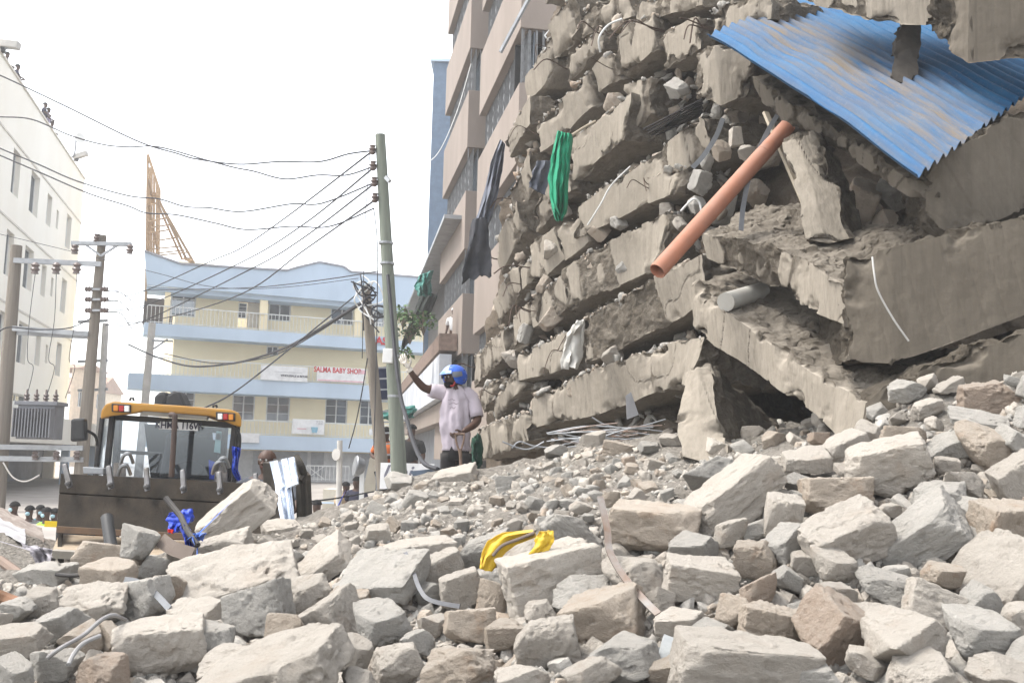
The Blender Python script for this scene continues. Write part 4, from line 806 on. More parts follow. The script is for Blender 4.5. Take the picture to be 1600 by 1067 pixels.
# --- low shops with planted balcony beyond
sh = empty('shop_building', (0, 0, 0), 0, 'low shop building with netted balcony, planter ledge and white panel behind the green pole', 'building')
SW = Wall((-5.3, 49), (-1.98, 28.6)); SW.n = Vector((-.98, -.16, 0)).normalized(); L = SW.L
mb = MB(); SW.slab(mb, 0, L, EYE+7.0, EYE+7.12, -1.5, .1); mb.build('roof', M_GALV, sh)
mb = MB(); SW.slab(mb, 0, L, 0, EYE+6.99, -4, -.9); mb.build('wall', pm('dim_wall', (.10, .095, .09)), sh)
mb = MB(); SW.slab(mb, 0, L, EYE+3.1, EYE+3.6, -.4, .12); mb.build('planter_ledge', pm('brown_brick_ledge', (.22, .16, .13), (.15, .11, .09), 8), sh)
mb = MB(); SW.slab(mb, 0, L, EYE+1.75, EYE+3.0, -.25, .1); mb.build('white_panel', pm('dirty_white_panel', (.52, .53, .54), (.36, .38, .42), 1.2), sh)
mb = MB(); SW.slab(mb, 0, L, EYE+1.1, EYE+1.7, -1.1, -.1); mb.build('beam', M_BEIGE, sh)
mb = MB(); n = int(L/.12)
for k in range(n): mb.bar(SW.at(L*k/n, 0, -.6), SW.at(L*k/n, EYE+1.09, -.6), .08)
mb.build('corrugated_shutter', pm('grey_shutter', (.36, .37, .39)), sh)
# ---------------------------------------------------------------- poles, transformer, cables
def pole(name, label, a, b, r0, r1, d, mat, cat='utility pole', tilt_d=0, group=None):
    A, B = P(*a, d), P(*b, d+tilt_d); e = empty(name, (0, 0, 0), 0, label, cat, group)
    if B.z > 0: k = (B.z+.2)/(A.z-B.z); B = B+(B-A)*k
    n = 9; MB().tube([B+(A-B)*k/n for k in range(n+1)], [r0+(r1-r0)*k/n for k in range(n+1)], 14).build('shaft', mat, e, smooth=True); return e, A, B
def insul(e, p, ax, s=1.):
    MB().lathe(p, [(.03*s, -.10*s), (.07*s, -.06*s), (.045*s, -.03*s), (.075*s, .01*s), (.045*s, .04*s), (.06*s, .08*s)], 10, ax).build('insulator', pm('porcelain', (.13, .10, .09), rough=.3), e, smooth=True)
GP, gA, gB = pole('utility_pole', 'tall green treated wooden utility pole leaning beside the man', (594, 211), (624, 745), .145, .088, 17, M_WOODG)
for k, (px, py) in enumerate(((582, 236), (583, 261), (585, 286), (586, 311))):
    MB().bar(P(px+14, py-2, 17), P(px-1, py, 17), .05).build('bracket', M_GALV, GP); insul(GP, P(px, py-2, 16.95), (0, 0, 1), .9)
MB().bar(P(603, 277, 16.85), P(609, 284, 16.8), .06).build('bracket', M_GALV, GP)
for py, px in ((412, 605), (380, 603), (556, 613), (619, 617)): MB().lathe(P(px, py, 17), [(.128, -.02), (.128, .02)], 14).build('strap', M_GALV, GP)
mb = MB(); mb.box(P(606, 556, 16.75), (.16, .12, .24)); mb.build('meter_box', M_WHITEP, GP, bevel=.01)
BP, _, _ = pole('utility_pole', 'shorter grey brown wooden pole with tangled wires left of the green pole', (571, 449), (600, 765), .13, .085, 18, M_WOODB)
for i in range(9):
    rr = random.Random(i); c = [P(570+rr.uniform(-16, 22), 440+rr.uniform(-15, 20), 17.8)]
    for k in range(5): c.append(P(568+rr.uniform(-22, 26)+k*3, 440+k*rr.uniform(8, 20), 17.75+rr.uniform(-.1, .1)))
    MB().tube(smooth_path(c, 6), .013, 5).build('loose_wire', (M_CABLE, M_WHITEP)[i % 2], BP)
MB().tube(smooth_path([P(592+12*cos(a), 487+9*sin(a), 17.6) for a in np.linspace(0, 12.6, 26)], 3), .02, 6).build('cable_coil', M_CABLE, BP)
e, _, _ = pole('concrete_pole', 'pale thin concrete pole standing before the left end of the yellow building', (238, 505), (222, 680), .17, .14, 40, M_CONCP)
MB().bar(P(238, 532, 39.7), P(270, 533, 39.7), .08).build('arm', M_GALV, e); MB().bar(P(240, 545, 39.7), P(262, 530, 39.7), .06).build('brace', M_GALV, e)
e, _, _ = pole('utility_pole', 'faint far utility pole in the haze right of the transformer', (165, 505), (158, 640), .18, .14, 46, M_CONCP)
for y in (503, 565, 610): MB().bar(P(122, y, 46), P(168, y-2, 46), .12).build('crossarm', M_GALV, e)
e, _, _ = pole('sign_post', 'thin grey post with a round backed lamp in front of the shuttered shops', (531, 688), (529, 800), .07, .06, 22, M_CONCP, 'post')
MB().lathe(P(526, 710, 21.9), [(.04, -.03), (.13, -.02), (.13, .02)], 14, (-.6, -.8, 0)).build('round_lamp', M_CONCP, e)
fl = empty('work_lamp', P(556, 728, 16), 0, 'round grey floodlight on a white stand beside the wooden poles', 'lamp')
MB().lathe((0, 0, 0), [(.02, -.16), (.12, -.12), (.17, 0), (.16, .02)], 18, (-.8, -.3, .1)).build('lamp_bowl', M_GALV, fl, smooth=True); MB().bar((.1, 0, .05), (.12, 0, -.9), .07).build('stand', M_WHITEP, fl)
# transformer structure
TP, tA, _ = pole('utility_pole', 'grey concrete pole with a T crossarm carrying the transformer, near the loader cab', (160, 368), (118, 830), .17, .10, 24, M_WOODB)
LP_, _, _ = pole('utility_pole', 'left pole of the transformer frame, against the white building', (26, 384), (-6, 800), .19, .13, 24, M_WOODB)
D = 23.8
MB().bar(P(112, 380, D), P(205, 382, D), .10, .09).build('crossarm', M_GALV, TP); MB().bar(P(133, 382, D), P(158, 400, D), .05).build('brace', M_GALV, TP); MB().bar(P(184, 383, D), P(158, 400, D), .05).build('brace', M_GALV, TP)
for px in (117, 203): insul(TP, P(px, 390, D), (0, 0, -1), 1.3)
insul(TP, P(151, 372, D), (0, 0, 1), 1.2)
for y in (452, 468, 485):
    for px in (140, 164): insul(TP, P(px-1, y, D), (1, 0, 0), 1.)
    MB().bar(P(138, y, D), P(166, y, D), .05).build('spool_bracket', M_GALV, TP)
fr = empty('transformer_gantry', (0, 0, 0), 0, 'galvanised cross beams spanning the two transformer poles', 'steel frame')
for (x0, y0, x1, y1, dd) in ((22, 407, 158, 413, 0), (20, 513, 138, 522, 0), (20, 519, 138, 526, .25), (-5, 698, 130, 700, 0), (-5, 716, 130, 718, 0)): MB().bar(P(x0, y0, D+dd), P(x1, y1, D+dd), .07, .12).build('crossbeam', M_GALV, fr)
for px in (55, 88, 120): insul(fr, P(px, 420, D-.1), (0, 0, -1), 1.5); insul(fr, P(px, 712, D-.1), (0, 0, -1), 1.2)
tr = empty('transformer', P(63, 660, D), 0, 'grey finned power transformer hung between the two poles', 'transformer'); mt = pm('transformer_grey', (.16, .165, .18), (.12, .12, .13), 2, .6); pxm = FPX/D
MB().box((0, 0, 0), (58/pxm, .5, 52/pxm)).build('tank', mt, tr, bevel=.02); MB().box((0, 0, 29/pxm), (66/pxm, .62, 6/pxm)).build('lid', mt, tr, bevel=.01)
for k in range(13): MB().box((-28/pxm+k*56/pxm/12, -.36, -.02), (.025, .22, 44/pxm)).build('cooling_fin', mt, tr)
for k in range(4):
    x = (-24+k*15)/pxm; MB().lathe((x, 0, 32/pxm), [(.07, 0), (.04, .04), (.075, .08), (.04, .12), (.07, .16), (.03, .2), (.02, .3)], 10).build('bushing', pm('porcelain', (.13, .10, .09), rough=.3), tr, smooth=True)
def cable(label, pts, d0, d1, r=.014, mat=None, name='power_cable', cat='cable', group='overhead cables'):
    n = len(pts); q = [P(x, y, d0+(d1-d0)*(x-pts[0][0])/((pts[-1][0]-pts[0][0]) or 1)) for x, y in pts] if abs(pts[-1][0]-pts[0][0]) > 30 else [P(x, y, d0+(d1-d0)*k/(n-1)) for k, (x, y) in enumerate(pts)]
    o = MB().tube(smooth_path(q, 7), r*.92, 5).build(name, mat or M_CABLE, None, smooth=True); return tag(o, label, cat, group)
G_ = 'overhead cables'
cable('topmost overhead cable running from the left edge to the green pole top', [(-30, 108), (0, 118), (100, 165), (213, 220), (276, 240), (308, 249), (372, 257), (436, 253), (499, 253), (544, 241), (582, 236)], 21, 17, .017)
cable('second overhead cable from the left edge to the green pole', [(-30, 180), (0, 183), (50, 187), (110, 212), (160, 226), (200, 230), (248, 230), (321, 250), (366, 262), (397, 268), (445, 280), (496, 274), (541, 274), (582, 261)], 21, 17, .016)
cable('third overhead cable, rippled, reaching the green pole from the left', [(-30, 218), (0, 232), (60, 257), (120, 283), (200, 306), (248, 311), (289, 323), (327, 325), (378, 331), (455, 319), (503, 318), (582, 287)], 21, 17, .016)
cable('lowest of the four cables reaching the green pole from the left', [(-30, 230), (0, 243), (70, 273), (140, 303), (200, 322), (229, 333), (276, 336), (337, 349), (385, 359), (455, 354), (515, 354), (584, 326)], 21, 17, .016)
for k, (pts, lab) in enumerate((([(581, 237), (448, 339), (378, 387), (330, 408), (225, 455), (170, 468)], 'topmost'), ([(584, 262), (474, 351), (375, 411), (225, 478), (168, 484)], 'second'), ([(585, 287), (468, 376), (391, 421), (228, 500), (180, 510)], 'third'), ([(587, 312), (471, 394), (378, 459), (257, 497), (165, 508)], 'lowest'))):
    cable(f'{lab} slanting cable from the green pole down across the yellow building', pts, 17, 40, .02)
cable('thick sagging bundle of cables low across the yellow building', [(566, 472), (461, 536), (404, 558), (353, 569), (296, 572), (245, 558), (200, 538)], 18, 38, .035)
cable('thin cable just under the sagging bundle', [(566, 474), (461, 540), (404, 561), (330, 567), (255, 552)], 18, 38, .02)
cable('straight stay wire falling from the wooden pole to the loader roof', [(576, 445), (464, 536), (370, 610), (318, 638)], 18, 15, .014)
cable('fine wire along the top of the yellow building balcony', [(0, 366), (120, 395), (250, 428), (330, 448), (430, 450), (560, 435)], 24, 20, .008)
cable('fine wire crossing the blue cornice', [(165, 455), (300, 452), (400, 449), (500, 438), (590, 424)], 40, 17.5, .014)
cable('thin vertical wire hanging left of the green pole', [(578, 238), (571, 340), (568, 440), (566, 560)], 17, 17.6, .008)
cable('second thin vertical wire hanging beside the green pole', [(584, 325), (589, 370), (590, 420), (588, 560), (584, 700)], 17, 17.4, .010)
cable('thick loose cable hanging from the green pole to the man', [(606, 430), (611, 484), (618, 560), (626, 619), (637, 660), (647, 694), (661, 722), (684, 733)], 16.6, 12.4, .035)
cable('loose black wire low over the ridge beside the crumpled cabinet', [(468, 785), (520, 779), (560, 772), (604, 764)], 11.5, 15, .012, group='loose wires near the ground')
cable('thin curved wire hanging beside the lower wooden pole', [(574, 560), (566, 610), (556, 660), (545, 700)], 17.5, 19, .012, group='loose wires near the ground')
cable('pale thin wire falling from the sky to the green pole top', [(655, -20), (628, 90), (605, 160), (588, 212)], 15, 17, .007, M_CONCP)
cable('pale wire looping along the flats', [(620, 256), (640, 259), (680, 245), (712, 180), (736, 100)], 24, 24, .01, M_WHITEP)
for i, (x, s) in enumerate(((55, -1), (88, 1), (120, 1))): cable(f'{("left", "middle", "right")[i]} thin drop wire from the upper beam to the transformer', [(x, 428), (x-6+s*3, 500), (x-12, 560), (x-3, 575), (x-14-i*2, 622)], 23.7, 23.7, .009, group='transformer drop wires')
cable('looping pale cable under the transformer', [(5, 722), (20, 745), (40, 752), (62, 742)], 23.5, 23.5, .02, M_CONCP, group='transformer drop wires')
cable('service cable curving from the left edge to the transformer pole', [(-10, 530), (10, 512), (60, 515), (110, 512), (142, 497)], 22, 23.8, .016)
for i, y in enumerate((455, 470, 488)): cable(f'{("upper", "middle", "lower")[i]} faint cable from the transformer pole to the yellow building', [(166, y), (190, y+3), (212, y+18+6*i), (226, y+8)], 24, 46, .02)
# ---------------------------------------------------------------- backhoe loader
LD = empty('backhoe_loader', P(250, 880, 11.8).xy.to_3d(), 0, 'yellow roofed backhoe loader facing us with its dirty front bucket lowered', 'loader')
bpy.context.view_layer.update(); LI = Matrix.Translation(-LD.location)
def lp(mb, name, mat, parent=None, **k):
    o = mb.build(name, mat, parent or LD, **k); o.matrix_parent_inverse = (LI if parent is None else Matrix.Identity(4)); return o
M_STEEL = pm('worn_bucket_steel', (.009, .0078, .0065), (.026, .020, .0145), 2.2, .8, .0, stretch=(3, 3, .5), bump=.35, bs=20, spec=.06, dust=.08, dlo=-.8, dhi=.9, dcol=(.14, .115, .09)); M_STEELB = pm('bare_steel', (.10, .10, .105), (.06, .055, .05), 6, .45, .4)
M_CAB = pm('cab_black', (.025, .025, .027), (.035, .03, .027), 4, .5, dust=.12); M_RYEL = pm('roof_yellow', (.34, .17, .022), (.27, .13, .018), 2, .55, dust=.5, dcol=(.35, .28, .2)); M_DUSTP = pm('dusty_steel', (.33, .27, .20), (.22, .17, .12), 4, .9, bump=.4, bs=30)
Q = lambda px, py, d: P(px, py, d)
def quadbox(c, th=.03, dirv=(0, 1, 0)):
    c = [Vector(x) for x in c]; n = (c[1]-c[0]).cross(c[3]-c[0]).normalized()
    if n.y < 0: n = -n
    return MB().hexa(c+[x+n*th for x in c])
bk = lp(MB(), 'bucket', None); bk.data.materials.append(M_STEEL)
dt, dm_, db_ = 11.0, 10.85, 10.55
pl = [(95, 739), (430, 757), (432, 789), (92, 770)]
lp(quadbox([Q(95, 739, dt), Q(432, 757, dt), Q(432, 789, dm_), Q(92, 769, dm_)], .05), 'upper_plate', M_STEEL, bk, bevel=.008)
lp(quadbox([Q(92, 771, dm_-.03), Q(432, 791, dm_-.03), Q(430, 846, db_), Q(88, 827, db_)], .05), 'lower_plate', M_STEEL, bk, bevel=.008)
lp(quadbox([Q(88, 822, db_-.06), Q(430, 841, db_-.06), Q(430, 850, db_-.06), Q(88, 832, db_-.06)], .04), 'cutting_edge', pm('rusty_edge', (.14, .085, .05), (.09, .06, .04), 6, .6, .3), bk)
lp(quadbox([Q(92, 834, 11.2), Q(430, 852, 11.2), Q(430, 878, 10.1), Q(82, 860, 10.1)], .05), 'floor_plate', M_DUSTP, bk)
lp(quadbox([Q(82, 860, 10.08), Q(430, 880, 10.08), Q(430, 892, 10.1), Q(82, 872, 10.1)], .05), 'lip', pm('rubbed_edge', (.28, .26, .22), (.2, .18, .15), 5, .6), bk)
lp(quadbox([Q(90, 828, 10.6), Q(90, 875, 10.15), Q(94, 880, 11.2), Q(92, 800, 11.3)], .04), 'side_plate', M_STEEL, bk)
for k, (px, y0, y1, sl_) in enumerate(((103, 723, 764, 6), (170, 726, 766, 2), (228, 729, 769, 0), (285, 732, 772, 0), (342, 735, 774, 0), (399, 738, 778, 0))):
    mb = MB(); c = [Q(px-5-sl_*.5, y0+2, dt-.12), Q(px+3-sl_*.5, y0, dt-.12), Q(px+6+sl_*.6, y1-4, dm_-.12), Q(px-3+sl_*.6, y1, dm_-.12)]; n = Vector((0, 1, 0)); mb.hexa(c+[x+n*.05 for x in c])
    tb = lp(mb, 'tooth_strap', M_STEELB, bk, bevel=.02); lp(MB().lathe(Q(px+1+sl_*.4, y1-9, dm_-.13), [(.03, -.02), (.03, .02), (.012, .03)], 8, (0, -1, .1)), 'bolt', M_STEELB, bk)
# cab
D0, D1 = 12.0, 13.7
def post2(name, a, b, d0, w=.07, dd=0): lp(MB().bar(Q(*a, d0), Q(*b, d0+dd), w, w*1.2, up=(0, 1, 0)), name, M_CAB, bevel=.012)
cb = None
post2('cab_pillar', (176, 648), (166, 745), D0, .06); post2('cab_pillar', (160, 652), (149, 745), D0+.5, .05); post2('cab_pillar', (367, 662), (357, 752), D0, .06); post2('cab_pillar', (372, 664), (366, 752), D0+.5, .05)
post2('cab_pillar', (186, 652), (180, 742), D1, .08); post2('cab_pillar', (352, 662), (345, 752), D1, .08); post2('rear_bar', (180, 705), (345, 715), D1, .05)
lp(quadbox([Q(176, 647, D0+.02), Q(367, 660, D0+.02), Q(366, 669, D0+.02), Q(176, 656, D0+.02)], .06), 'cab_header', M_CAB)
lp(quadbox([Q(179, 656, D0), Q(364, 669, D0), Q(357, 752, D0), Q(168, 744, D0)], .012), 'windscreen', M_GLASSC)
lp(quadbox([Q(173, 652, D0+.05), Q(161, 654, D0+.5), Q(150, 742, D0+.5), Q(165, 744, D0+.05)], .012), 'side_glass', M_GLASSC)
# roof
pr = [(157, 655), (158, 642), (165, 631), (178, 627), (290, 634), (362, 640), (374, 645), (378, 655), (377, 668), (366, 664), (352, 658), (330, 650), (225, 642), (205, 646), (190, 648), (172, 650)]
rf = lp(MB().prism([Q(x, y, D0-.25) for x, y in pr], (-.62, 1.75, .06)), 'roof', M_RYEL, bevel=.025)
lp(quadbox([Q(222, 641, D0-.22), Q(324, 650, D0-.22), Q(322, 656, D0-.22), Q(220, 648, D0-.22)], .08), 'light_bar', pm('dusty_bar', (.22, .20, .17)), rf)
MR, MA = pm('red_lens', (.35, .02, .02), rough=.2, bump=0), pm('amber_lens', (.55, .2, .02), rough=.2, bump=0)
for (x, y) in ((189, 637), (352, 650)):
    h = lp(quadbox([Q(x-15, y-7, D0-.27), Q(x+15, y-5, D0-.27), Q(x+15, y+8, D0-.27), Q(x-15, y+6, D0-.27)], .04), 'light_cluster', M_CAB, rf, bevel=.008)
    for k, m in enumerate((MA if x < 200 else M_WHITEP, MR, M_WHITEP if x < 200 else MA)): lp(quadbox([Q(x-12+k*8.5, y-4+k*.5, D0-.30), Q(x-5+k*8.5, y-4+k*.5, D0-.30), Q(x-5+k*8.5, y+5+k*.5, D0-.30), Q(x-12+k*8.5, y+5+k*.5, D0-.30)], .03), 'lens', m, h) if 0 else lp(quadbox([Q(x-12+k*8.5, y-4+k*.5, D0-.30), Q(x-5+k*8.5, y-4+k*.5, D0-.30), Q(x-5+k*8.5, y+5+k*.5, D0-.30), Q(x-12+k*8.5, y+5+k*.5, D0-.30)], .03), 'lens', m, rf, bevel=.006)
for x, y in ((206, 626), (336, 637)): lp(MB().tube([Q(x-3, y, D0), Q(x-2, y-4, D0), Q(x+2, y-4, D0), Q(x+3, y, D0)], .015, 6), 'lifting_eye', M_CAB, rf)
# interior, plate, exhaust
M_SEAT = pm('seat_black', (.03, .03, .032), rough=.7)
lp(MB().hexa([Q(248, 748, 12.9), Q(345, 752, 12.9), Q(345, 752, 13.3), Q(248, 748, 13.3), Q(262, 676, 12.95), Q(338, 680, 12.95), Q(338, 680, 13.3), Q(262, 676, 13.3)]), 'driver_seat', M_SEAT, bevel=.05)
lp(MB().lathe(Q(292, 735, 12.5), [(.19, -.02), (.21, 0), (.19, .02)], 20, (0, -.5, .8)), 'steering_wheel', M_SEAT)
lp(quadbox([Q(168, 745, D0+.1), Q(358, 753, D0+.1), Q(358, 800, D0+.1), Q(168, 800, D0+.1)], .5), 'dashboard', M_CAB)
lp(quadbox([Q(225, 662, D1-.02), Q(350, 668, D1-.02), Q(347, 752, D1-.02), Q(235, 748, D1-.02)], .04), 'rear_shade_panel', pm('cab_shade', (.012, .013, .014)), bevel=.01)  # near-black panel added so the cab interior looks dark through the windscreen
lp(MB().tube(smooth_path([Q(266, 648, 11.7), Q(272, 649, 11.68), Q(273, 660, 11.68), Q(268, 745, 11.7)]), .032, 10), 'exhaust_pipe', pm('rusty_pipe', (.075, .05, .04), (.05, .035, .03), 5, .7), smooth=True)
np_ = lp(quadbox([Q(249, 658, D0-.04), Q(309, 661, D0-.04), Q(309, 673, D0-.04), Q(248, 670, D0-.04)], .02), 'number_plate', M_SIGNW)
xd = Q(309, 661, D0)-Q(249, 658, D0); t = text('KHMA 116W', .115, M_INK, None, Q(279, 665.3, D0-.055), xd, (0, 0, 1), sx=.86, bold=.002); t.parent = np_
for (pts, m) in (([(326, 718), (337, 722), (336, 749), (327, 748)], 'blue'), ([(338, 673), (346, 674), (344, 708), (334, 706)], 'teal'), ([(332, 676), (345, 677), (345, 688), (333, 687)], 'white')):
    lp(quadbox([Q(x, y, D0+.03) for x, y in pts], .008), 'sticker' if m != 'blue' else 'blue_cloth', {'blue': pm('blue_plastic', (.015, .05, .42), rough=.4, bump=0), 'teal': pm('teal_film', (.32, .45, .40)), 'white': M_SIGNW}[m])
# mirror, work lamp, boom, arms, wheels, hood
lp(quadbox([Q(110, 654, 11.7), Q(131, 653, 11.7), Q(132, 688, 11.7), Q(109, 690, 11.7)], .12), 'mirror', M_BLACK, bevel=.03); lp(MB().tube(smooth_path([Q(130, 670, 11.75), Q(148, 680, 11.9), Q(152, 695, 12.1)]), .018, 6), 'mirror_arm', M_BLACK)
lp(MB().tube(smooth_path([Q(366, 666, 11.9), Q(374, 680, 11.9), Q(374, 700, 11.95)]), .02, 6), 'grab_rail', M_BLACK)
for a, b, c, d in (((129, 729), (162, 731), (161, 741), (130, 740)),): lp(quadbox([Q(*a, 11.5), Q(*b, 11.5), Q(*c, 11.5), Q(*d, 11.5)], .1), 'work_lamp', M_GALV, bevel=.01)
for pts in ([(239, 636), (240, 620), (247, 612), (260, 612), (262, 622), (256, 637)], [(257, 637), (259, 618), (270, 610), (279, 612), (291, 636)]): lp(MB().prism([Q(x, y, 14.3) for x, y in pts], (0, .35, 0)), 'boom', M_BLACK, bevel=.05)
for x in (186, 345): lp(MB().bar(Q(x, 735, 12), Q(x, 800, 11.1), .14, .22), 'loader_arm', M_CAB, bevel=.02)
for x in (140, 388):
    wh = lp(MB().lathe(Q(x, 828, 12.2), [(.25, -.17), (.50, -.18), (.56, -.1), (.56, .1), (.5, .18), (.25, .17)], 24, (1, 0, 0)), 'wheel', M_BLACK, smooth=True); lp(MB().lathe(Q(x, 828, 12.2), [(.24, -.19), (.24, .19)], 16, (1, 0, 0)), 'rim', M_RYEL, wh)
lp(MB().hexa([Q(195, 840, 11.3), Q(335, 846, 11.3), Q(345, 846, 13.5), Q(195, 840, 13.5), Q(205, 750, 11.4), Q(330, 756, 11.4), Q(340, 756, 13.5), Q(195, 750, 13.5)]), 'bonnet', M_RYEL, bevel=.04)
for k, (x, y) in enumerate(((192, 733), (196, 715), (340, 728), (346, 722))): lp(MB().tube(smooth_path([Q(x-8, y+12, 11.6), Q(x-3, y-3, 11.5), Q(x+6, y-6, 11.5), Q(x+12, y+8, 11.6)]), .022, 6), 'hydraulic_hose', M_GALV)
def drape(label, cat, name, Lp, Rp, d, mat, nr=26, nc=14, fold=.03, nf=3, d1=None, thick=.006, group=None, seed=1):
    "hanging sheet between a left and a right outline given top to bottom"
    f = lambda A, t: (np.interp(t, np.linspace(0, 1, len(A)), [a[0] for a in A]), np.interp(t, np.linspace(0, 1, len(A)), [a[1] for a in A])); G = []
    for i in range(nr+1):
        t = i/nr; l, r = f(Lp, t), f(Rp, t); row = []
        for j in range(nc+1):
            s = j/nc; dd = d+((d1 or d)-d)*t-fold*(.55*sin(nf*2*pi*s+2*sin(3*t+seed))*(.5+.5*t)+1.1*float(fbm(np.array([[s*4.5+t*.8, t*2.2, seed]]), 1, seed, 3)[0]))
            wj = abs(r[0]-l[0])*.10; row.append(P(l[0]+(r[0]-l[0])*s+wj*float(fbm(np.array([[s*2, t*5, seed+.5]]), 1, seed, 3)[0]), l[1]+(r[1]-l[1])*s+wj*1.3*float(fbm(np.array([[s*5, seed, 0.]]), 1, seed+4, 3)[0])*(t*t+.4*(1-t)), dd))
        G.append(row)
    o = MB().grid(G).build(name, mat, None, smooth=True, ang=1.5, thick=thick); return tag(o, label, cat, group)
M_BLUEP = pm('blue_plastic', (.015, .05, .42), rough=.4, bump=0)
o = drape('blue rag tied to the right pillar of the loader cab', 'rag', 'blue_rag', [(362, 697), (364, 715), (362, 735), (370, 751)], [(377, 700), (374, 715), (372, 735), (378, 752)], 11.8, M_BLUEP, fold=.06, seed=2)
# ---------------------------------------------------------------- crumpled cabinet and scraps round the loader
CBN = empty('crumpled_cabinet', P(445, 830, 9.9), 0, 'crumpled black metal cabinet with a shiny ribbed steel panel, right of the loader bucket', 'metal cabinet'); bpy.context.view_layer.update(); CI = Matrix.Translation(-CBN.location)
def cbp(mb, name, mat, **k): o = mb.build(name, mat, CBN, **k); o.matrix_parent_inverse = CI; return o
M_CHAR = pm('charred_steel', (.022, .02, .018), (.05, .042, .033), 3, .65, .2, dust=.25, dcol=(.2, .18, .15)); M_SHINY = pm('shiny_steel', (.62, .66, .72), (.42, .46, .52), 3, .22, .9, stretch=(4, 4, .8), bump=.3, bs=6)
cbp(quadbox([Q(410, 722, 10.15), Q(432, 724, 10.1), Q(442, 800, 10.05), Q(412, 800, 10.2)], .25), 'left_panel', M_CHAR, bevel=.01)
cbp(quadbox([Q(408, 776, 10.0), Q(438, 790, 9.95), Q(446, 838, 9.9), Q(412, 838, 10.)], .2), 'lower_panel', M_CHAR, bevel=.01)
G = []
for i in range(29):
    t = i/28; row = []
    for j in range(19):
        s = j/18; x0 = np.interp(t, [0, .3, 1], [421, 430, 443]); x1 = np.interp(t, [0, .38, .381, 1], [461, 468, 455, 463]); y0 = 722+115*t; y1 = 714+119*t
        ridge = .03*math.exp(-((s-.34)/.05)**2)+.03*math.exp(-((s-.64)/.05)**2)+.03*math.exp(-((s-1)/.06)**2)
        row.append(P(x0+(x1-x0)*s, y0+(y1-y0)*s, 9.9-.35*t-ridge+.03*sin(6*t+2*s)))
    G.append(row)
cbp(MB().grid(G), 'ribbed_panel', M_SHINY, smooth=True, ang=.9, thick=.012)
for k in range(4): cbp(quadbox([Q(462+k*6, 722+k*7, 10.2), Q(467+k*6, 728+k*7, 10.15+k % 2*.1), Q(472+k*5, 815, 10.1+k % 2*.1), Q(464+k*6, 820, 10.15)], .05), 'folded_sheet', M_CHAR, bevel=.006)
cbp(MB().tube(smooth_path([Q(462, 714, 10), Q(470, 728, 9.95), Q(474, 742, 10), Q(468, 752, 9.95)]), [.03, .05, .04, .02]*5+[.03]*5, 6) if 0 else MB().tube(smooth_path([Q(462, 714, 10), Q(470, 728, 9.95), Q(474, 742, 10), Q(468, 752, 9.95)]), .04, 6), 'torn_edge', M_CHAR)
cbp(quadbox([Q(425, 772, 9.85), Q(431, 770, 9.85), Q(432, 779, 9.85), Q(426, 781, 9.85)], .03), 'hinge_plate', M_GALV)
def strip(label, pts, w_, th, mat, name='steel_strip', cat='metal strip', ds=None, group=None, dup=0.):
    q = []
    for k, p in enumerate(pts):
        d = p[2] if len(p) > 2 else hits(p[0], p[1])[0]-.06
        q.append(P(p[0], p[1], d))
    q = smooth_path(q, 6); mb = MB(); G = []
    for i, p in enumerate(q):
        t = (q[min(i+1, len(q)-1)]-q[max(i-1, 0)]).normalized(); s = t.cross(Vector((.15, -1, .2))).normalized()*w_/2; G.append([p-s, p+s])
    return tag(mb.grid(G).build(name, mat, None, thick=th), label, cat, group)
M_STRIP = pm('dull_strip', (.26, .25, .25), (.20, .13, .09), 6, .5, .5, bump=.2); M_STRIPL = pm('bright_strip', (.17, .175, .185), (.13, .135, .14), 6, .6, .2, bump=.1); M_WIRE = pm('grey_conduit', (.24, .235, .23), (.17, .16, .155), 6, .6)
M_STRIPD = pm('dull_zinc', (.13, .132, .14), (.10, .10, .103), 6, .6, .2)
strip('bent flat steel bar standing up out of the stones', [(938, 775, 5.0), (949, 825, 4.85), (953, 860, 4.75), (975, 900, 4.55), (1005, 935, 4.4), (1028, 958, 4.3)], .032, .01, pm('stained_steel', (.20, .19, .18), (.15, .10, .07), 6, .6, .3))
strip('long curved metal strip sticking up left of the yellow sack', [(633, 862, 5.6), (645, 890, 5.45), (655, 918, 5.3), (672, 937, 5.2), (718, 947, 5.1)], .022, .006, M_STRIPD)
strip('pale bent strip lying by the stones at lower left', [(194, 905, 6.0), (215, 909, 5.9), (240, 925, 5.75), (264, 950, 5.5)], .034, .006, M_STRIPL)
def tube(label, pts, r, mat, name, cat, group=None, n=8, sm=True):
    q = [P(p[0], p[1], p[2] if len(p) > 2 else float(hits(p[0], p[1])[0])-.08) for p in pts]
    return tag(MB().tube(smooth_path(q, 6) if sm else q, r, n).build(name, mat, None, smooth=True), label, cat, group)
tube('upper loop of bent grey conduit over the stones at lower left', [(75, 1027, 4.2), (95, 1012, 4.2), (130, 992, 4.3), (160, 967, 4.4), (178, 961, 4.5), (196, 968, 4.6)], .0095, M_WIRE, 'conduit', 'conduit')
tube('lower bent grey conduit beside the squared block at lower left', [(107, 1038, 4.1), (115, 1022, 4.15), (130, 1005, 4.2), (156, 993, 4.3)], .0095, M_WIRE, 'conduit', 'conduit')
o = empty('steel_cross', P(1040, 1045, 3.85), 0, 'grey galvanised steel cross piece lying among stones at the bottom', 'steel bracket')
for a, b in (((1015, 1018), (1073, 1030)), ((1046, 995), (1026, 1070))):
    x = MB().bar(P(*a, 3.85)-o.location, P(*b, 3.75 if b[1] > 1050 else 3.85)-o.location, .045, .02, up=(0, -1, .3)).build('flat_bar', pm('zinc', (.40, .41, .40), (.30, .31, .31), 8, .6, .3), o)
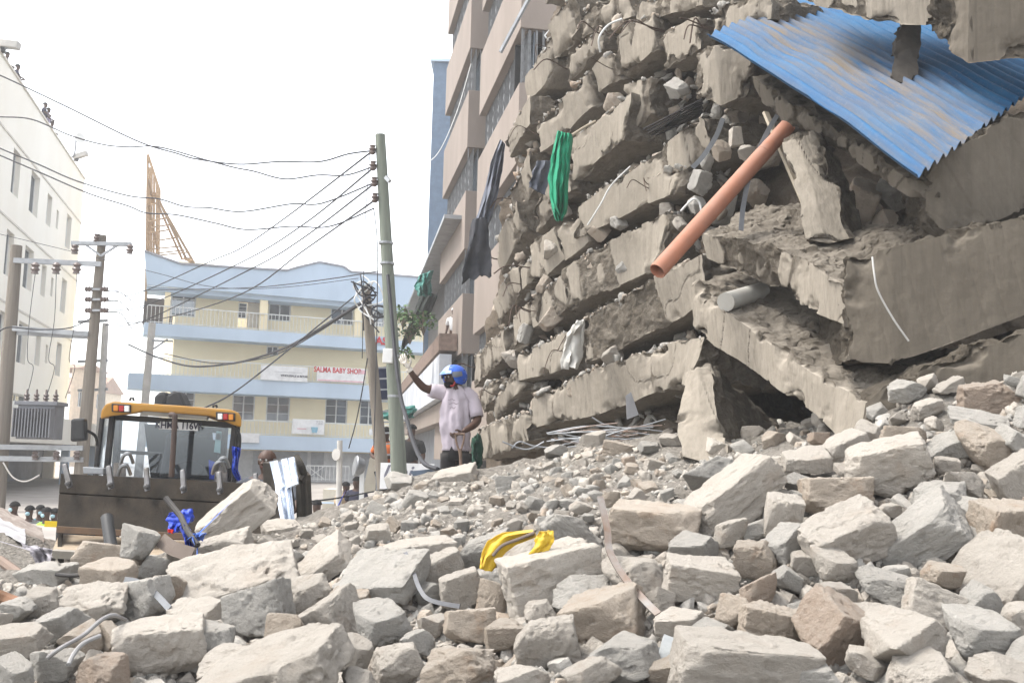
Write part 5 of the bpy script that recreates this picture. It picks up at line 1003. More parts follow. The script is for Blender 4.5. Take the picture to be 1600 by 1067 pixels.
tube('black plastic pipe end standing before the loader bucket', [(167, 808, 8.3), (170, 830, 8.2), (174, 856, 8.1)], .05, M_BLACK, 'pipe', 'pipe', sm=False, n=12)
tube('thin black rod leaning over the blue plastic scraps', [(259, 778, 7.6), (282, 806, 7.5), (293, 830, 7.3), (309, 852, 7.2)], .022, M_CAB, 'rod', 'rod', sm=False)
drape('deep blue plastic sheet propped against the bucket', 'plastic sheet', 'plastic_sheet', [(263, 800), (262, 815), (265, 832)], [(302, 794), (300, 812), (290, 824)], 8.3, M_BLUEP, fold=.05, seed=4)
drape('crumpled blue plastic scrap under the black rod', 'plastic sheet', 'plastic_sheet', [(281, 822), (288, 840), (292, 862)], [(293, 822), (304, 840), (308, 860)], 7.4, M_BLUEP, fold=.06, seed=5)
drape('small pale blue plastic piece right of the black rod', 'plastic sheet', 'plastic_sheet', [(298, 834), (305, 845)], [(322, 832), (318, 844)], 7.3, pm('pale_blue_plastic', (.08, .16, .5), rough=.4, bump=0), fold=.05, seed=6)
o = drape('tiny red plastic scrap by the blue sheet', 'plastic scrap', 'plastic_scrap', [(262, 826), (263, 832)], [(271, 827), (270, 833)], 8.0, pm('red_plastic', (.5, .03, .02), bump=0), 4, 4, .01)
strip('brown curved plastic gutter in front of the blue scraps', [(250, 842, 7.2), (270, 856, 7.1), (300, 866, 7.0)], .10, .01, pm('brown_plastic', (.16, .13, .11)), 'gutter', 'gutter')
drape('blue bag lying at the foot of the ridge behind the cabinet', 'bag', 'blue_bag', [(505, 800), (500, 812)], [(527, 797), (522, 810)], 11.2, M_BLUEP, fold=.1, seed=7)
tube('dark drain pipe lying at far left foreground', [(0, 875, 9.5), (25, 893, 9.2), (40, 905, 9.0)], .045, pm('brown_pipe', (.2, .15, .12)), 'pipe', 'pipe')
tube('rusty brown pipe end among stones at the left edge', [(-5, 932, 6.0), (15, 940, 6.0), (35, 948, 5.9)], .045, pm('rust_pipe', (.2, .10, .06), (.13, .08, .05), 5), 'pipe', 'pipe')
strip('dark steel angle iron lying on the fine rubble below the floors', [(874, 736, 9.9), (890, 742, 9.8), (920, 745, 9.7), (985, 742, 9.9)], .14, .012, pm('dark_strip', (.08, .08, .085), (.18, .17, .16), 4, .5, .3), 'angle_iron', 'angle iron')
tube('thin black steel rod lying between grey stones at left', [(88, 897, 7.1), (110, 899, 7.05), (134, 897, 7.0)], .014, M_CAB, 'rod', 'rod')
# corrugated sheets on the far-left heap
def corrugated(label, name, A, B, C, mat, nw, amp, nl=14, cat='roofing sheet', thick=.006, bend=0., seg=8, parent=None, attrs=False):
    "A-B along the ridges, A-C across them"
    A, B, C = Vector(A), Vector(B), Vector(C); a, c = B-A, C-A; n = a.cross(c).normalized(); G = []
    for i in range(nl+1):
        t = i/nl; row = []
        for j in range(nw*seg+1):
            s = j/(nw*seg); q = A+a*t+c*s+n*(amp*cos(2*pi*nw*s)+bend*sin(pi*t)*(1-s)); jit = .006*float(vn(np.array([[t*5, s*6, 1.]]), 1.3, 3)[0]); row.append(q+n*jit*3)
        G.append(row)
    if attrs:
        Vv = np.array([tuple(p) for r_ in G for p in r_]); nc_ = nw*seg+1; ii = np.repeat(np.arange(nl+1)/nl, nc_); jj = np.tile(np.arange(nc_)/(nc_-1), nl+1); Vv += np.array(n)[None]*(.006*fbm(np.stack([ii*4, jj*5, ii*0], 1), 1.2, 8, 3)-.014*sstep(.35, .6, vn(np.stack([ii*6, jj*9, ii*0], 1), 1., 12)))[:, None]
        F_ = grid_faces(nl+1, nc_); V2 = Vv-np.array(n)[None]*thick; n0 = len(Vv); rim = []
        me = np_mesh(name, np.concatenate([Vv, V2]), np.concatenate([F_, F_[:, ::-1]+n0]), mat, True, 1.2, {'along': np.tile(ii, 2), 'across': np.tile(jj, 2), 'ridge': np.tile((np.cos(2*pi*nw*jj)+1)/2, 2)})
        return tag(link(name, me, parent), label, cat)
    return tag(MB().grid(G).build(name, mat, parent, smooth=True, ang=1.2, thick=thick), label, cat)
M_RUST = pm('rusty_sheet', (.22, .18, .16), (.15, .11, .09), 3, .7, dust=.6); M_GREYS = pm('grey_sheet', (.36, .36, .38), (.28, .27, .27), 3, .6, dust=.5)
corrugated('dusty brown corrugated sheet on the far left debris heap', 'corrugated_sheet', P(-20, 786, 12.6), P(64, 826, 12.2), P(-20, 806, 12.0), M_RUST, 6, .03)
corrugated('grey ribbed roofing sheet below the brown one, far left', 'corrugated_sheet', P(-20, 803, 12.0), P(38, 828, 11.6), P(-20, 818, 11.6), M_GREYS, 4, .03)
drape('grey lilac cloth sheet on the slope left of the bucket', 'cloth sheet', 'cloth_sheet', [(32, 848), (45, 862), (60, 885)], [(82, 858), (84, 875), (83, 893)], 10.4, pm('lilac_cloth', (.36, .34, .36)), fold=.08, seed=9)
o = MB().bar(P(70, 818, 14), P(92, 819, 14), .08, .02, up=(0, -1, 0)).build('barrier_tape', pm('tape_yellow', (.7, .5, .03), bump=0)); tag(o, 'strip of yellow barrier tape left of the bucket', 'tape')
# ---------------------------------------------------------------- sheet, pipes, cloths and bars on the collapse
def sheet_mat():
    t = NT('blue_painted_sheet'); at = t.n('Attribute', attribute_name='across').outputs['Fac']; co = t.coord(); rd = t.n('Attribute', attribute_name='ridge').outputs['Fac']; al = t.n('Attribute', attribute_name='along').outputs['Fac']
    col = t.mix(t.noise(co, 2., 5), (.007, .072, .175), (.012, .095, .21))
    v = t.n('CombineXYZ', {0: t.math('MULTIPLY', al, 3.), 1: t.math('MULTIPLY', at, 34.)}).outputs[0]
    n = t.noise(v, 1.6, 8, .72, .32, .58); band = t.n('MapRange', {'Value': t.math('ABSOLUTE', t.math('SUBTRACT', at, t.math('ADD', .30, t.math('MULTIPLY', al, -.06)))), 'From Min': .36, 'From Max': .06}).outputs[0]
    f = t.math('MULTIPLY', n, t.math('ADD', band, t.math('MULTIPLY', rd, -.28)), True); f = t.math('MULTIPLY', f, 1.1, True)
    col = t.mix(f, col, (.15, .125, .098)); col = t.mix(t.math('MULTIPLY', t.noise(co, 30., 4, .7, .55, .75), .25), col, (.22, .21, .2))
    t.bump(t.noise(co, 60., 4), .1); return t.fin(col, t.n('MapRange', {'Value': f, 'To Min': .6, 'To Max': .95}).outputs[0])
M_BLUES = sheet_mat()
A = P(1104, 56, 10.0); B = P(1430, 278, 7.0); Cc = A+(P(1600, 150, 8.3)-B)*1.6
corrugated('blue corrugated roofing sheet with brown dust sloping down from the pile', 'corrugated_sheet', A, B, Cc, M_BLUES, 22, .028, 40, bend=.05, attrs=True)
e = empty('orange_pipe', P(1027, 424, 8.4), 0, 'long orange plastic drain pipe poking out of the collapse, split at its top', 'pipe'); a, b = P(1027, 424, 8.4)-e.location, P(1216, 214, 9.2)-e.location; M_OR = pm('orange_plastic', (.33, .135, .08), (.28, .12, .075), 7, .6, dust=.6, dcol=(.27, .20, .165), bump=.05)
mb = MB(); ax = (b-a).normalized(); n = 20; u = ax.cross(Vector((0, 1, 0))).normalized(); v = ax.cross(u)
G = [[a+(b-a)*t+(u*cos(2*pi*k/n)+v*sin(2*pi*k/n))*r_ for k in range(n+1)] for t, r_ in ((.25, .060), (0.004, .066), (0, .069), (0, .074), (.004, .076), (.3, .076), (.6, .076), (.86, .076))]; mb.grid(G); mb.build('tube', M_OR, e, smooth=True, ang=.6)
G = [[a+(b-a)*t+(u*cos(c)+v*sin(c))*r_ for c in np.linspace(w0, w1, 12)] for t, r_, w0, w1 in ((.862, .076, -1.2, 4.1), (.93, .075, -.6, 3.4), (1.0, .08, .2, 2.8), (1.06, .1, .7, 2.4))]; MB().grid(G).build('split_end', M_OR, e, smooth=True, thick=.006)
G = [[P(1216+26*t, 214-14*t+8*s-6*t*s, 9.2)-e.location for s in np.linspace(-1, 1, 4)] for t in np.linspace(0, 1, 6)]; MB().grid(G).build('torn_flap', M_OR, e, smooth=True, thick=.006)
tube('grey drain pipe stub between the two fallen beams', [(1134, 472, 8.75), (1190, 455, 9.3)], .085, pm('grey_plastic', (.33, .32, .29), (.28, .26, .23), 3, .6), 'pipe', 'pipe', sm=False, n=18)
o = block('dark_post', None, pm('dark_timber', (.05, .045, .04), (.08, .07, .06), 5, .9, bump=.5, bs=20), [(1414, 30, 1400, 124, 8.9, 8.6), (1447, 32, 1430, 131, 8.9, 8.6)], (.05, .25, 0), 301, spall=-.5, den=3, endj=.05); tag(o, 'dark rough post standing on the blue sheet', 'post')
def net_mat():
    t = NT('green_net'); co = t.coord(); wv = t.noise(co, 90., 2, .5, .3, .7); col = t.mix(wv, (.006, .17, .085), (.012, .26, .14)); t.b.inputs['Alpha'].default_value = .93
    t.set(t.b.inputs['Subsurface Weight'], .0); t.set(t.b.inputs['Transmission Weight'], 0.); return t.fin(col, .7)
M_NET = net_mat()
drape('bright green netting bag hanging from the middle of the pancaked floors', 'netting', 'green_net', [(872, 205), (864, 235), (858, 280), (861, 325), (868, 342)], [(893, 210), (891, 240), (888, 290), (886, 330), (880, 345)], 12.0, M_NET, 34, 18, .09, 4, seed=3, thick=.01)
M_GCL = pm('grey_blue_cloth', (.14, .15, .185), (.10, .11, .135), 3, .9, dust=.3); M_DCL = pm('dark_cloth', (.035, .037, .043), (.055, .055, .06), 4, .9)
drape('long grey blue sheet hanging beside the beige flats', 'cloth sheet', 'hanging_cloth', [(781, 218), (767, 255), (757, 295), (741, 350), (733, 385)], [(790, 226), (785, 262), (780, 300), (767, 345), (752, 378)], 14.6, M_GCL, 34, 14, .09, 3, d1=14.9, seed=2)
drape('black cloth hanging from the lower end of the grey sheet', 'cloth', 'hanging_cloth', [(738, 342), (731, 380), (726, 415), (720, 440)], [(760, 340), (764, 375), (766, 405), (768, 434)], 14.75, M_DCL, 24, 12, .07, 2, seed=5)
drape('small dark grey rag hanging left of the green netting', 'rag', 'hanging_rag', [(838, 252), (830, 278), (827, 293)], [(860, 251), (858, 280), (853, 305)], 12.7, pm('slate_cloth', (.085, .09, .105), (.06, .065, .08), 4, .9), 18, 10, .06, 2, seed=6)
sk = drape('white woven sack hanging between two pancaked floors', 'sack', 'white_sack', [(902, 503), (886, 525), (879, 555), (878, 578)], [(914, 499), (914, 525), (910, 555), (900, 574)], 11.85, pm('sack_white', (.42, .41, .38), (.34, .325, .295), 6, .95, dust=.2), 22, 12, .045, 2, seed=8, thick=.03)
for i, (pts, lab) in enumerate(([[(1008, 206), (1060, 180), (1096, 158)], 'black'],)):
    e = empty('rebar_bundle', P(1050, 185, 10.9), 0, 'bundle of dark rods jutting from under a floor slab near the top', 'rod bundle')
    for k in range(11): MB().tube([P(1005+k*2.2+(k % 3)*4, 202+(k % 5)*2.4, 10.85+.02*k)-e.location, P(1096+k % 3, 156+k*2.6, 11.1+.02*k)-e.location], .013, 6).build('rod', M_CAB, e)
M_WW = pm('white_wire', (.55, .55, .53), bump=0)
tube('white wire hanging on the face of the huge tilted panel', [(1363, 402, 7.1), (1366, 428, 7.0), (1372, 455, 6.98), (1395, 497, 6.96), (1420, 533, 6.94)], .007, pm('grey_wire', (.34, .33, .31), bump=0), 'wire', 'wire')
strip('flat grey strip standing against the upper floors by the pipe', [(1130, 185, 10.3), (1118, 215, 10.2), (1098, 245, 10.0), (1082, 262, 9.9)], .05, .006, M_STRIPL)
strip('flat grey strip behind the orange pipe near its broken end', [(1215, 180, 9.3), (1200, 205, 9.2), (1175, 260, 9.0), (1162, 320, 8.9), (1158, 360, 8.8)], .045, .006, M_STRIPL)
o = MB().bar(P(1196, 176, 9.4), P(1262, 330, 8.9), .06, .03).build('timber_lath', pm('dusty_lath', (.36, .31, .24))); tag(o, 'thin timber lath standing left of the upright chunk', 'timber lath')
tube('curved pale wire over the gap near the top of the floors', [(938, 82, 12.0), (936, 60, 11.9), (950, 40, 11.9), (972, 30, 11.8)], .014, M_WW, 'wire', 'wire')
tube('pale stick poking out above the green netting', [(893, 212, 12.0), (912, 200, 12.1), (930, 190, 12.3)], .018, pm('stick', (.34, .29, .22)), 'stick', 'stick')
tube('white wire draped down the middle floor slabs', [(985, 260, 11.5), (955, 290, 11.6), (938, 320, 11.6), (918, 352, 11.7)], .010, M_WW, 'wire', 'wire')
tube('short bent white wire left of the orange pipe', [(1064, 330, 9.9), (1082, 312, 9.8), (1092, 316, 9.8), (1096, 330, 9.8)], .012, M_WW, 'wire', 'wire')
o = MB().prism([P(978, 618, 10.6), P(986, 612, 10.6), P(998, 648, 10.5), P(980, 655, 10.5)], (0, .04, 0)).build('slate_shard', pm('slate', (.14, .14, .145))); tag(o, 'upright slate grey shard under the lowest floor slab', 'shard')
RB = empty('rebar_tangle', P(950, 690, 11), 0, 'tangle of thin reinforcing bars under the lowest floor slab', 'rebar'); r = random.Random(4)
for k in range(24):
    x0, y0 = r.uniform(850, 940), r.uniform(672, 700); x1, y1 = x0+r.uniform(70, 130), y0+r.uniform(-18, 8); d = r.uniform(10.6, 11.3)
    MB().tube(smooth_path([P(x0, y0, d)-RB.location, P((x0+x1)/2, (y0+y1)/2+r.uniform(-8, 8), d)-RB.location, P(x1, y1, d)-RB.location], 4), .008, 5).build('bar', M_GALV if k % 3 else M_STRIP, RB)
for i, (pts, lab) in enumerate((([(800, 700), (812, 690), (835, 697), (870, 700)], 'thin bent bar reaching towards the man from the floors'), ([(785, 690), (822, 702), (850, 690)], 'thin bar at the foot of the lowest left floor'), ([(925, 652), (950, 665), (990, 668), (1040, 655)], 'bent bar above the rebar tangle'))): tube(lab, [(x, y, 11.2) for x, y in pts], .009, M_GALV, 'rebar', 'rebar')
# yellow sack on the stones
M_YS = pm('yellow_plastic', (.50, .33, .02), (.44, .28, .02), 5, .6, dust=.15, bump=.2, bs=25, spec=.2)
YS = empty('yellow_sack', P(805, 850, 5.0), 0, 'torn bright yellow plastic sack draped over a stone', 'sack')
bpy.context.view_layer.update()
for nm, Lp, Rp, d, s in (('strip', [(749, 888), (751, 868), (764, 845), (785, 832), (832, 827)], [(768, 893), (779, 877), (792, 862), (806, 851), (840, 838)], 5.08, 3), ('flap', [(842, 829), (835, 848), (826, 868)], [(866, 828), (864, 846), (856, 866)], 4.95, 4)):
    o = drape(None, None, nm, Lp, Rp, d, M_YS, 26, 14, .022, 1.3, seed=s, thick=.003); o.parent = YS; o.matrix_parent_inverse = Matrix.Translation(-YS.location)
tube('thin brown cord edge along the yellow sack', [(770, 868, 5.05), (785, 852, 5.05), (810, 842, 5.05), (835, 832, 5.05)], .008, pm('brown_plastic', (.16, .13, .11)), 'cord', 'cord')
# stall, awnings and banner by the pole
M_GTARP = pm('green_tarp', (.05, .20, .17), (.04, .14, .12), 3, .7)
drape('torn teal tarpaulin over the netted balcony', 'tarpaulin', 'tarpaulin', [(655, 430), (648, 448), (652, 462)], [(676, 422), (674, 440), (676, 462)], 29, M_GTARP, fold=.25, seed=3)
drape('green awning on the shop front behind the green pole', 'awning', 'awning', [(597, 640), (596, 652)], [(650, 632), (646, 650)], 21, M_GTARP, fold=.15, seed=4)
drape('black shade net hanging under the shop roof edge', 'shade net', 'shade_net', [(660, 455), (645, 490), (630, 530), (625, 552)], [(684, 462), (668, 500), (650, 520), (640, 535)], 30.5, pm('net_black', (.02, .025, .022)), fold=.2, seed=5)
bn = empty('banner', P(636, 744, 17.8), R_(-4), 'white cloth banner with grey script reading Unico behind the poles', 'banner'); MB().box((0, 0, 0), (.96, .02, .46)).build('cloth', M_SIGNW, bn)
text('Unico', .36, pm('banner_grey', (.20, .20, .24), bump=0), bn, (-.02, -.012, .05), (1, 0, 0), (0, 0, 1), shear=.4, bold=.006); MB().box((.15, -.012, -.15), (.5, .006, .02)).build('print_line', pm('banner_grey', (.20, .20, .24), bump=0), bn)
ld = empty('ladder', (0, 0, 0), 0, 'steel ladder frame with dark bundles between the two poles', 'ladder')
for x in (585, 608): MB().bar(P(x+2, 570, 19), P(x+4, 770, 19), .04).build('rail', M_GALV, ld)
for y in range(575, 760, 17): MB().bar(P(586, y, 19), P(611, y-1, 19), .03).build('rung', M_GALV, ld)
tag(quadbox([P(585, 575, 19.4), P(606, 572, 19.4), P(608, 622, 19.4), P(586, 625, 19.4)], .3).build('bundle', pm('navy_cloth', (.02, .025, .05))), 'dark navy bundle hung behind the ladder', 'bundle')
cn = empty('stall', (0, 0, 0), 0, 'cream draped market stall with awning pole left of the wooden poles', 'stall')
quadbox([P(505, 764, 24), P(560, 766, 24), P(560, 800, 24), P(503, 800, 24)], 1.).build('counter', pm('cream_cloth', (.52, .48, .40)), cn); MB().bar(P(503, 785, 23.9), P(566, 787, 23.9), .04).build('edge_rail', M_BLUE, cn)
quadbox([P(578, 715, 20), P(592, 705, 20), P(592, 765, 20), P(566, 770, 20)], .4).build('side_drape', pm('tan_cloth', (.36, .33, .27)), cn)
ft = tag(quadbox([P(640, 736, 13.6), P(690, 731, 13.6), P(690, 760, 13.6), P(660, 760, 13.6)], .3).build('tin_box', pm('blue_grey_tin', (.14, .18, .24), (.1, .12, .15), 3)), 'blue grey tin box behind the man at the ridge', 'box')
# ---------------------------------------------------------------- people
M_SKIN = pm('skin', (.06, .029, .018), (.045, .022, .014), 8, .55, bump=.05); M_HAIR = pm('hair', (.012, .011, .011), bump=.3)
def skin_mesh(name, verts, edges, mat, sub=2):
    me = bpy.data.meshes.new(name); me.from_pydata([v[0] for v in verts], edges, []); o = bpy.data.objects.new(name, me); COL.objects.link(o)
    md = o.modifiers.new('s', 'SKIN'); md.use_smooth_shade = True; md.branch_smoothing = .4
    for i, v in enumerate(verts):
        sv = me.skin_vertices[0].data[i]; sv.radius = (v[1], v[2] if len(v) > 2 else v[1]); sv.use_root = (i == 0)
    if sub: s = o.modifiers.new('u', 'SUBSURF'); s.levels = sub; s.render_levels = sub
    bpy.context.view_layer.update(); out = bpy.data.meshes.new_from_object(o.evaluated_get(bpy.context.evaluated_depsgraph_get())); bpy.data.objects.remove(o); bpy.data.meshes.remove(me)
    out.name = name; out.materials.clear(); out.materials.append(mat)
    for p in out.polygons: p.use_smooth = True
    return out
def chain(verts, edges, pts, start=None):
    "append a chain of (pos, radius) to a skin graph"
    prev = start
    for p in pts:
        verts.append(p); i = len(verts)-1
        if prev is not None: edges.append((prev, i))
        prev = i
    return prev
def ball(mb, c, r, n=14, sq=(1, 1, 1), cut=-1.):
    k = n//2; prof = []
    b = len(mb.v)
    for i in range(k+1):
        t = -1+(1-cut if False else 2)*i/k; a = t*pi/2
        if sin(a) < cut: a = math.asin(cut)
        for j in range(n): mb.v.append((c[0]+r*sq[0]*cos(a)*cos(2*pi*j/n), c[1]+r*sq[1]*cos(a)*sin(2*pi*j/n), c[2]+r*sq[2]*sin(a)))
    for i in range(k):
        for j in range(n): q = b+i*n+j; w_ = b+i*n+(j+1) % n; mb.f.append((q, w_, w_+n, q+n))
    return mb
def head(verts, edges, neck, c, fwd, s=1.):
    "neck joint index -> skull with jaw; c is the skull centre"
    c = Vector(c); f = Vector(fwd).normalized()
    i = chain(verts, edges, [(c-Vector((0, 0, .05*s))+f*.01*s, .082*s), (c+Vector((0, 0, .035*s))-f*.005*s, .092*s), (c+Vector((0, 0, .085*s)), .06*s)], neck)
    return i
def face_parts(e, c, fwd, s=1., mats=None):
    c = Vector(c); f = Vector(fwd).normalized(); r = f.cross(Vector((0, 0, 1))).normalized()
    mb = MB(); mb.tube([c+f*.085*s+Vector((0, 0, .025*s)), c+f*.112*s-Vector((0, 0, .02*s)), c+f*.092*s-Vector((0, 0, .03*s))], [.010*s, .019*s, .012*s], 8); mb.build('nose', M_SKIN, e, smooth=True)
    for k in (-1, 1):
        ball(MB(), c+f*.088*s+r*.034*s*k+Vector((0, 0, .022*s)), .012*s, 10).build('eye', pm('eye_white', (.5, .48, .45), bump=0, rough=.3), e, smooth=True)
        ball(MB(), c+f*.097*s+r*.034*s*k+Vector((0, 0, .022*s)), .006*s, 8).build('pupil', M_HAIR, e, smooth=True)
        ball(MB(), c+r*.096*s*k-f*.01*s, .03*s, 10, (.5, .7, 1.1)).build('ear', M_SKIN, e, smooth=True)
    mb = MB(); mb.tube([c+f*.083*s-r*.03*s-Vector((0, 0, .056*s)), c+f*.098*s-Vector((0, 0, .053*s)), c+f*.083*s+r*.03*s-Vector((0, 0, .056*s))], [.006*s, .012*s, .006*s], 8); mb.build('mouth', pm('lips', (.10, .04, .035), bump=0), e, smooth=True)
def hand(name, wrist, direc, side, mat, curl=.25, s=1., spread=.18):
    "palm with four unequal fingers and a thumb; side points towards the thumb"
    w_ = Vector(wrist); d = Vector(direc).normalized(); t = (Vector(side)-d*Vector(side).dot(d)).normalized(); n = d.cross(t)
    V, E = [], []
    a = chain(V, E, [(w_, .026*s), (w_+d*.045*s, .036*s, .022*s), (w_+d*.085*s, .038*s, .018*s)])
    for k, ln in enumerate((.072, .08, .074, .058)):
        o = t*(.030-.020*k)*s; dd = (d+t*spread*(1.5-k)/1.5*.6).normalized(); p0 = w_+d*.085*s+o; p1 = p0+dd*ln*.45*s; d2 = (dd+n*curl).normalized(); p2 = p1+d2*ln*.3*s; d3 = (d2+n*curl*1.4).normalized(); p3 = p2+d3*ln*.28*s
        chain(V, E, [(p0, .0105*s), (p1, .0095*s), (p2, .0088*s), (p3, .007*s)], a)
    p0 = w_+d*.03*s+t*.03*s; dd = (d*.6+t*.8).normalized(); chain(V, E, [(p0, .014*s), (p0+dd*.04*s, .0115*s), (p0+dd*.04*s+(d+t*.2).normalized()*.03*s, .0085*s)], 1)
    return skin_mesh(name, V, E, mat, 1)
# --- the man in the blue helmet
DMAN = 12.2
q = lambda px, py, dd=0.: P(px, py, DMAN+dd)
HM = empty('person', q(712, 800), 0, 'man in a blue and white helmet and dusty lilac T-shirt, gloved arm raised', 'person')
bpy.context.view_layer.update(); HI = Matrix.Translation(-HM.location)
def hp(me, name, parent=None): o = link(name, me, parent or HM); o.matrix_parent_inverse = HI if parent is None else Matrix.Identity(4); return o
def hpm(mb, name, mat, parent=None, **k): return hp(mb.mesh(name, mat, **k), name, parent)
V, E = [], []
pel = chain(V, E, [(q(712, 708), .11), (q(711, 680), .13), (q(712, 640), .13), (q(712, 615), .11)])
nk = chain(V, E, [(q(711, 602, -.02), .062)], pel); head(V, E, nk, q(707, 590, -.05), (-.75, -.62, -.22))
rs = chain(V, E, [(q(687, 611), .075), (q(676, 610, -.03), .062), (q(662, 606, -.08), .053), (q(651, 594, -.13), .046), (q(641, 580, -.18), .034), (q(638.5, 576, -.19), .03)], 3)
ls = chain(V, E, [(q(738, 617), .08), (q(743, 636, -.03), .066), (q(747, 657, -.08), .055), (q(738, 666, -.2), .048), (q(727, 672, -.3), .036), (q(723, 675, -.34), .031)], 3)
for x0, x1, x2 in ((701, 699, 698), (724, 726, 727)): chain(V, E, [(q(x0, 724), .07), (q(x1, 765), .05), (q(x2, 800), .04)], 0)
hp(skin_mesh('body', V, E, M_SKIN), 'body')
c_h = q(707, 590, -.05); fw = Vector((-.75, -.62, -.22)); face = empty('face', (0, 0, 0)); face.parent = HM; face.matrix_parent_inverse = HI; face_parts(face, c_h, fw)
hpm(MB().lathe(c_h+fw.normalized()*.05-Vector((0, 0, .09)), [(.03, -.03), (.06, 0), (.065, .04)], 10), 'beard', M_HAIR, smooth=True)
M_SHIRT = pm('lilac_cotton', (.39, .345, .385), (.34, .30, .335), 3, .9, dust=.35, dcol=(.33, .29, .26), bump=.35, bs=14)
def loft(rings, n=28, name='shirt', mat=None, fold=.010, seed=1, **k):
    "rings: (centre, half width along x, half depth along y, lean)"
    G = []
    for i, (c, a, b) in enumerate(rings):
        row = []
        for j in range(n+1):
            th = 2*pi*j/n; pt = Vector((a*cos(th), b*sin(th), 0)); f = fold*float(fbm(np.array([[cos(th)*2.2+i*.06, sin(th)*2.2, i*.16+seed]]), 1.7, seed, 4)[0]); row.append(c+pt*(1+f/max(a, .05)))
        G.append(row)
    return MB().grid(G).mesh(name, mat, smooth=True, ang=1.6, thick=.006)
sh_r = [(0.174, 0.138, 704), (0.177, 0.143, 696), (0.179, 0.161, 684), (0.183, 0.179, 672), (0.183, 0.184, 662), (0.179, 0.175, 650), (0.171, 0.161, 638), (0.167, 0.147, 627), (0.164, 0.138, 618), (0.150, 0.120, 611), (0.108, 0.097, 606), (0.068, 0.074, 602)]
cx = [712, 712, 712, 711, 711, 712, 712, 713, 713, 713, 713, 712]
R = []
for i in range(len(sh_r)-1):
    for t in (0, .5): R.append((q(cx[i]+(cx[i+1]-cx[i])*t, sh_r[i][2]+(sh_r[i+1][2]-sh_r[i][2])*t), sh_r[i][0]+(sh_r[i+1][0]-sh_r[i][0])*t, sh_r[i][1]+(sh_r[i+1][1]-sh_r[i][1])*t))
R.append((q(712, 602), .072, .08))
shirt = hp(loft(R, 48, 'shirt', M_SHIRT, .042), 'shirt')
def sleeve(pts, name='sleeve'):
    G = []; n = 20; P0 = [Vector(a) for a, r in pts]
    for i, (a, r) in enumerate(pts):
        d = (P0[min(i+1, len(pts)-1)]-P0[max(i-1, 0)]).normalized(); u = d.cross(Vector((.2, -1, .1))).normalized(); v = d.cross(u)
        G.append([Vector(a)+(u*cos(2*pi*k/n)+v*sin(2*pi*k/n))*(r*(1+.06*float(vn(np.array([[k % n*.6, i*.9, 2.]]), 1, 4)[0]))) for k in range(n+1)])
    return hp(MB().grid(G).mesh(name, M_SHIRT, smooth=True, ang=1.6, thick=.005), name, None)
sleeve([(q(703, 618), .10), (q(694, 614), .10), (q(686, 612, -.01), .092), (q(678, 611, -.03), .088), (q(671, 609, -.05), .08)])
sleeve([(q(722, 616), .10), (q(729, 617), .10), (q(735, 622), .098), (q(740, 633, -.02), .092), (q(743.5, 645, -.05), .086), (q(745, 652, -.06), .083)])
M_PRINT = pm('faded_print', (.22, .19, .21), bump=0)
for k, (y, w0) in enumerate(((624, 11), (630, 15), (637, 9))):
    hpm(MB().tube(smooth_path([q(700+k*1.5+w0*t*1.0, y+1.1*sin(9*t+k), -.2) for t in np.linspace(0, 1, 12)], 3), .0045, 5), 'shirt_print', M_PRINT)
M_TRO = pm('black_trousers', (.010, .010, .011), (.022, .02, .02), 2, .9, dust=.1, bump=.3, bs=10)
mb = MB()
def tube_loft(mb, rings, n=22):
    mb.grid([[c+Vector((a*cos(2*pi*k/n), b*sin(2*pi*k/n), 0))*(1+.05*float(fbm(np.array([[cos(2*pi*k/n)*1.6, sin(2*pi*k/n)*1.6, i*.45]]), 1.4, 9, 3)[0])) for k in range(n+1)] for i, (c, a, b) in enumerate(rings)])
tube_loft(mb, [(q(712, 696), .140, .12), (q(712, 701), .150, .13), (q(712, 708), .168, .15), (q(712, 720), .166, .148)])
for x0, s_ in ((701, -1), (724, 1)): tube_loft(mb, [(q(x0, 708), .100, .135), (q(x0, 720), .098, .125), (q(x0+s_, 735), .092, .11), (q(x0+s_*1.5, 750), .085, .10), (q(x0+s_*2, 768), .078, .09), (q(x0+s_*2, 786), .074, .085), (q(x0+s_*2, 801), .072, .085)])
hpm(mb, 'trousers', M_TRO, smooth=True, ang=1.6, thick=.004)

for x2 in (698, 728): hpm(ball(MB(), q(x2-3, 804, -.06), .1, 12, (.55, 1.3, .5)), 'boot', M_BLACK, smooth=True)
hp(hand('hand', q(723, 675, -.34), (-.8, -.15, -.35), (.0, -.6, .7), M_SKIN, 1.1, 1.05), 'hand')
M_GLOVE = pm('glove_white', (.60, .56, .50), (.45, .41, .36), 8, .9, bump=.3)
hp(hand('glove', q(639, 577, -.19), (-.55, -.1, .85), (.8, -.4, .4), M_GLOVE, .35, 1.25), 'glove'); hpm(MB().tube([q(641.5, 580, -.18), q(638.5, 576, -.19)], .042, 12), 'glove_cuff', M_GLOVE, smooth=True)
